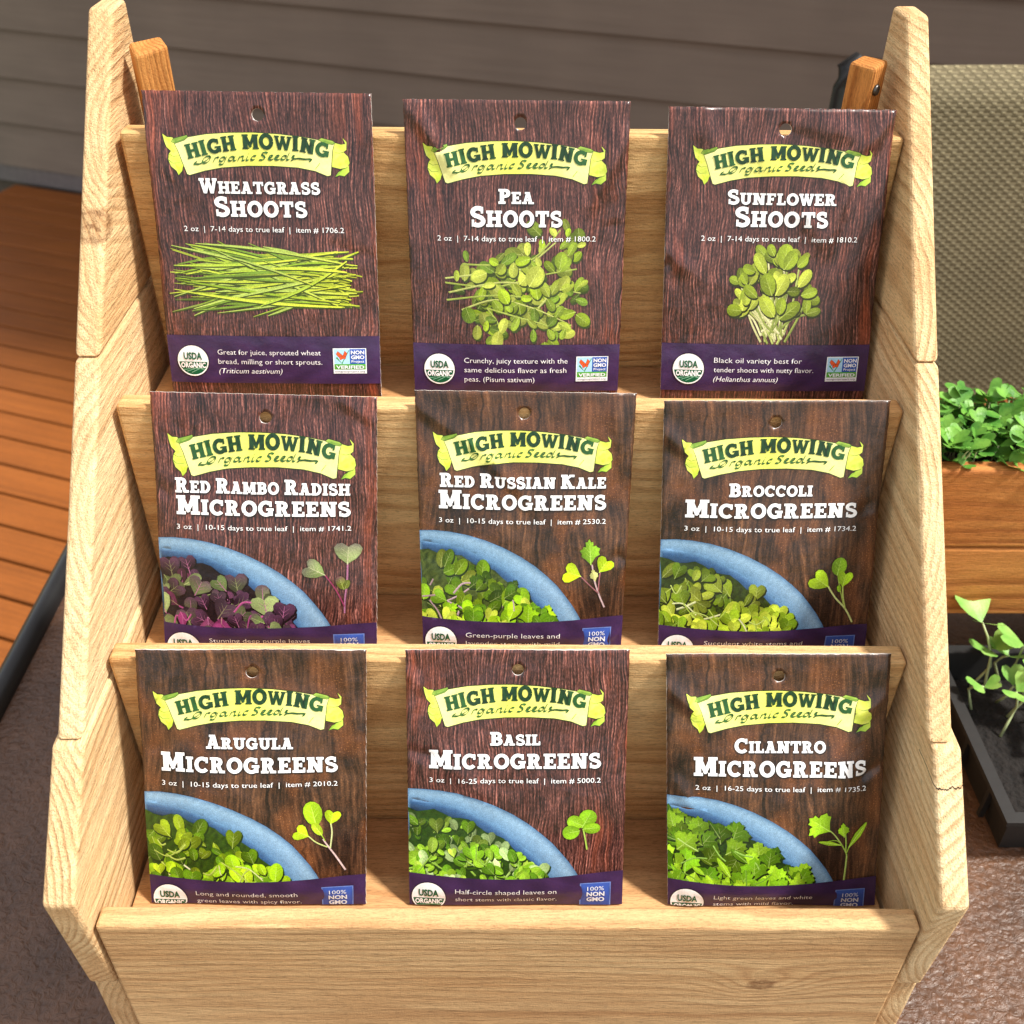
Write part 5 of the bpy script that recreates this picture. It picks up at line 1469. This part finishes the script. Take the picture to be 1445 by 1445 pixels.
        S.mos(mv({'wheat': grass_picture, 'pea': pea_picture, 'sun': sunflower_picture}[key]()), 1)
        add_sheet('greens_picture', S, surf, M_GREENS, R)
        d = ov
        out = [(i / 24, 1.073 + d) for i in range(25)] + [(1 - i / 24, 1.303 + d) for i in range(25)]
        S = Sheet(); S.mos([(out, bandc)], 2, [(i / 24, 1.073 + d + 0.03 * j) for i in range(1, 24) for j in range(1, 8)])
        bd = add_sheet('purple_band', S, surf, M_INK, R)
        SL = seal_sheet(0.126 + ou, 1.196 + d, 0.074); SB = verified_sheet(0.789 + ou, 1.130 + d, 0.945 + ou, 1.252 + d)
        for q in (SL, SB): q.v = [(x, y, l + 1) for x, y, l in q.v]
        add_sheet('organic_seal', SL, surf, M_INK, bd); add_sheet('badge', SB, surf, M_INK, bd)
        S = Sheet()
        for i, (t_, w_) in enumerate(zip(I['txt'], I['tw'])):
            S.text(t_, 0.247 + ou, 0.247 + ou + w_, 1.163 + d + i * 0.0455, 0.026, WHT, 3.3, -0.008, 0.25 if t_.startswith('(') else 0.0)
        add_sheet('band_lettering', S, surf, M_LET, bd)
    return R

for key in PK: make_packet(key)

# ------------------------------------------------------------------ wooden trough with microgreens, nursery tray with seedlings
TR = empty('planter_trough', (0.55, 0.64, TZ), 'narrow orange stained wooden trough planted with microgreens', 'planter')
M_TROUGH = wood('stained_trough', 'x', (0.06, 0.02), 0.0085, (206, 142, 78), (138, 74, 30), (186, 114, 54), 120.0, (), (), 1.0, 0.0012, 0.05)
for z0, z1 in ((-0.4985, -0.4265), (-0.5690, -0.5000)):
    bm_obj('plank', bm_box((0.262, 0.600, z0), (0.86, 0.614, z1), 0.0025, 3), M_TROUGH, TR, (0.56, 0.607, (z0 + z1) / 2))
bm_obj('plank', bm_box((0.262, 0.680, -0.569), (0.86, 0.694, -0.4200), 0.0025, 3), M_TROUGH, TR, (0.56, 0.687, -0.495))
bm_obj('plank', bm_box((0.262, 0.6145, -0.569), (0.276, 0.6795, -0.4265), 0.0025, 3), M_TROUGH, TR, (0.27, 0.647, -0.5))
bm_obj('plank', bm_box((0.846, 0.6145, -0.569), (0.860, 0.6795, -0.4265), 0.0025, 3), M_TROUGH, TR, (0.85, 0.647, -0.5))
bm_obj('soil', bm_box((0.2765, 0.6145, -0.566), (0.8455, 0.6795, -0.450)), simple('potting_soil', (44, 32, 24), 0.95, 300, 0.4, 0.002), TR, (0.56, 0.647, -0.5))
for lx in (0.275, 0.845):
    for ly in (0.625, 0.668): bm_obj('leg', bm_box((lx - 0.009, ly - 0.009, TZ + 0.0005), (lx + 0.009, ly + 0.009, -0.5695), 0.001), M_TROUGH, TR, (lx, ly, -0.6))

def leafmat(name, rgb, rgb2):
    s = NT(name)
    tc = s.n('ShaderNodeTexCoord').outputs['Object']
    f = s.noise(tc, 60, 3)
    c = s.mix(s.ramp(f, [(0.35, 0.0), (0.65, 1.0)]), lin(rgb), lin(rgb2))
    m = s.out(c, 0.42, s.bump(s.noise(tc, 500, 2), 0.0003), 0.22)
    s.b.inputs['Transmission Weight'].default_value = 0.0
    s.b.inputs['Subsurface Weight'].default_value = 0.12
    s.b.inputs['Subsurface Radius'].default_value = (0.002, 0.004, 0.001)
    return m
M_LF = leafmat('microgreen_leaf', (62, 116, 42), (114, 164, 66))
M_LF2 = leafmat('seedling_leaf', (108, 158, 70), (150, 190, 98))
M_STM = simple('pale_stem', (176, 190, 138), 0.5)

def leaf3d(bm, pos, L, az, tilt, kind='heart', rnd=random):
    sh = leaf_shape(kind, rnd)
    M = Matrix.Rotation(az, 3, 'Z') @ Matrix.Rotation(tilt, 3, 'X')
    cup = rnd.uniform(0.1, 0.5)
    c = bm.verts.new(Vector(pos) + M @ Vector((0, 0.5 * L, -0.10 * L * cup)))
    ring_ = [bm.verts.new(Vector(pos) + M @ Vector((a * L, b * L, cup * L * (a * a * 1.2 - 0.25 * (b - 0.5) ** 2)))) for a, b in sh]
    n = len(ring_)
    for k in range(n): bm.faces.new((c, ring_[k], ring_[(k + 1) % n]))

def add_tube(bm, path, r, seg=5):
    t = tube(path, r, seg)
    me = bpy.data.meshes.new('tmp'); t.to_mesh(me); t.free()
    bm.from_mesh(me); bpy.data.meshes.remove(me)

rnd = random.Random(77)
bm = bmesh.new(); bs = bmesh.new()
for i in range(800):
    x, y = rnd.uniform(0.270, 0.850), rnd.uniform(0.606, 0.686)
    z = -0.434 + rnd.uniform(0, 0.026)
    L = rnd.uniform(0.009, 0.016)
    az = rnd.uniform(0, 6.28)
    for sd in (0, math.pi * rnd.uniform(0.7, 1.3)):
        leaf3d(bm, (x, y, z), L, az + sd, rnd.uniform(0.1, 0.9), rnd.choice(('heart', 'round', 'heart')), rnd)
    if i % 2 == 0 and 0.278 < x < 0.84: add_tube(bs, [(x + rnd.uniform(-.006, .006), min(max(y, 0.62), 0.675), -0.449), (x, y, z)], 0.0006, 4)
mg = bm_obj('microgreens', bm, M_LF, None, (0.56, 0.645, -0.45), True)
tag(mg, 'dense low green microgreens filling the wooden trough', 'microgreens', None, 'stuff')
st = bm_obj('stems', bs, M_STM, mg, (0.56, 0.645, -0.45), True)

# black nursery tray
TY = empty('nursery_tray', (0.55, 0.52, TZ), 'black plastic nursery tray on the table in front of the wooden trough', 'tray')
M_BLK = simple('black_plastic', (15, 14, 14), 0.62, 60, 0.15, 0.0003)
x0, x1, y0, y1 = 0.352, 0.80, 0.430, 0.590
def tray_ring(o, z): return [(x0 + o, y0 + o, z), (x1 - o, y0 + o, z), (x1 - o, y1 - o, z), (x0 + o, y1 - o, z)]
vs = tray_ring(0.008, TZ + 0.0005) + tray_ring(0.0, TZ + 0.045) + tray_ring(-0.006, TZ + 0.046) + tray_ring(-0.006, TZ + 0.050) + tray_ring(0.003, TZ + 0.050) + tray_ring(0.010, TZ + 0.004)
fs = [(3, 2, 1, 0), (20, 21, 22, 23)]
for i in range(5):
    for k in range(4): fs.append((i * 4 + k, i * 4 + (k + 1) % 4, i * 4 + 4 + (k + 1) % 4, i * 4 + 4 + k))
mk('tray_body', vs, fs, M_BLK, TY)
for k in range(9):
    xx = x0 + 0.05 + k * 0.042
    bm_obj('rib', bm_box((xx, y0 - 0.0005, TZ + 0.006), (xx + 0.004, y0 + 0.0035, TZ + 0.044)), M_BLK, TY, (xx, y0, TZ + 0.02))
for k in range(3):
    yy = y0 + 0.03 + k * 0.045
    bm_obj('rib', bm_box((x0 - 0.0005, yy, TZ + 0.006), (x0 + 0.0035, yy + 0.004, TZ + 0.044)), M_BLK, TY, (x0, yy, TZ + 0.02))
bm_obj('soil', bm_box((x0 + 0.0105, y0 + 0.0105, TZ + 0.0045), (x1 - 0.0105, y1 - 0.0105, TZ + 0.026)), simple('dark_soil', (20, 15, 12), 0.95, 160, 0.5, 0.006), TY, (0.55, 0.52, TZ + .02))

SEED = [  # base x,y, top offset, leaf size, azimuth, label
 ((0.388, 0.565), (-0.012, 0.018, 0.062), 0.024, 0.3, 'leggy seedling with the largest pale leaf, tallest at the back left of the black tray'),
 ((0.420, 0.560), (-0.012, 0.010, 0.050), 0.020, 1.4, 'pale seedling leaning left behind the curling ones in the black tray'),
 ((0.385, 0.520), (0.004, 0.010, 0.040), 0.016, 2.6, 'small curled seedling by the left edge of the black tray'),
 ((0.412, 0.515), (0.006, 0.006, 0.040), 0.022, 4.0, 'broad leaved seedling drooping towards the front of the black tray'),
 ((0.428, 0.480), (-0.012, -0.004, 0.020), 0.014, 5.2, 'low seedling near the front of the black tray with a bare white stem'),
 ((0.470, 0.545), (0.01, 0.0, 0.055), 0.022, 0.9, 'upright seedling in the middle of the black tray'),
 ((0.540, 0.520), (-0.01, 0.0, 0.050), 0.020, 2.1, 'seedling right of the middle of the black tray'),
 ((0.620, 0.550), (0.012, 0.0, 0.045), 0.020, 3.1, 'seedling furthest right in the black tray'),
 ((0.372, 0.548), (0.000, -0.004, 0.030), 0.013, 1.9, 'small dark seedling tucked under the largest pale leaf at the left of the black tray'),
 ((0.398, 0.540), (0.010, 0.004, 0.046), 0.015, 5.6, 'curled seedling just right of the largest pale leaf in the black tray'),
 ((0.418, 0.535), (0.004, 0.002, 0.034), 0.013, 0.2, 'short seedling behind the broad drooping one in the black tray'),
 ((0.436, 0.528), (-0.006, 0.004, 0.044), 0.016, 3.4, 'seedling leaning left right of the broad drooping one in the black tray'),
 ((0.450, 0.565), (-0.010, 0.006, 0.058), 0.019, 2.4, 'tall seedling at the back of the black tray near its middle'),
 ((0.402, 0.500), (0.012, -0.002, 0.022), 0.011, 4.6, 'tiny low seedling near the front left of the black tray'),
 ((0.505, 0.500), (-0.006, 0.004, 0.040), 0.016, 1.2, 'seedling by the front edge in the middle of the black tray'),
 ((0.380, 0.572), (0.006, 0.004, 0.040), 0.018, 2.2, 'seedling close behind the largest pale leaf against the back rim of the black tray'),
 ((0.405, 0.572), (-0.004, 0.000, 0.036), 0.017, 0.6, 'low leafy seedling against the back rim of the black tray'),
 ((0.422, 0.548), (0.000, 0.006, 0.048), 0.019, 2.9, 'leafy seedling in the thick of the left cluster in the black tray'),
 ((0.395, 0.555), (0.004, -0.006, 0.026), 0.016, 3.8, 'low seedling spreading its leaves in the middle of the left cluster'),
 ((0.575, 0.560), (0.004, 0.004, 0.052), 0.018, 5.0, 'seedling at the back right of the black tray'),
]
for (bx, by_), (dx, dy, dz), L, az, lab in SEED:
    b0 = Vector((bx, by_, TZ + 0.0265))
    R = empty('seedling', b0, lab, 'seedling', 'leggy seedlings in the black tray')
    r2 = random.Random(int(bx * 1000))
    tip = b0 + Vector((dx, dy, dz))
    mid = (b0 + tip) / 2 + Vector((r2.uniform(-.008, .008), r2.uniform(-.006, .006), 0.004))
    bm_obj('stem', tube([b0, (b0 + mid) / 2, mid, (mid + tip) / 2 + Vector((0, 0, .003)), tip], [0.0012, 0.0011, 0.001, 0.0009, 0.0008], 6), M_STM, R, b0, True)
    for k, sd in enumerate((0, 2.6)):
        bm = bmesh.new()
        leaf3d(bm, tip, L * 1.25 * (1 if k == 0 else 0.85), az + sd, 0.45 + 0.25 * k, 'heart', r2)
        bm_obj('leaf', bm, M_LF2, R, tip, True)

# ------------------------------------------------------------------ lift the whole place so that the deck lies at z = 0
bpy.context.view_layer.update()
for o in list(SC.objects):
    if o.parent is None and o.type != 'LIGHT': o.location.z += ZG
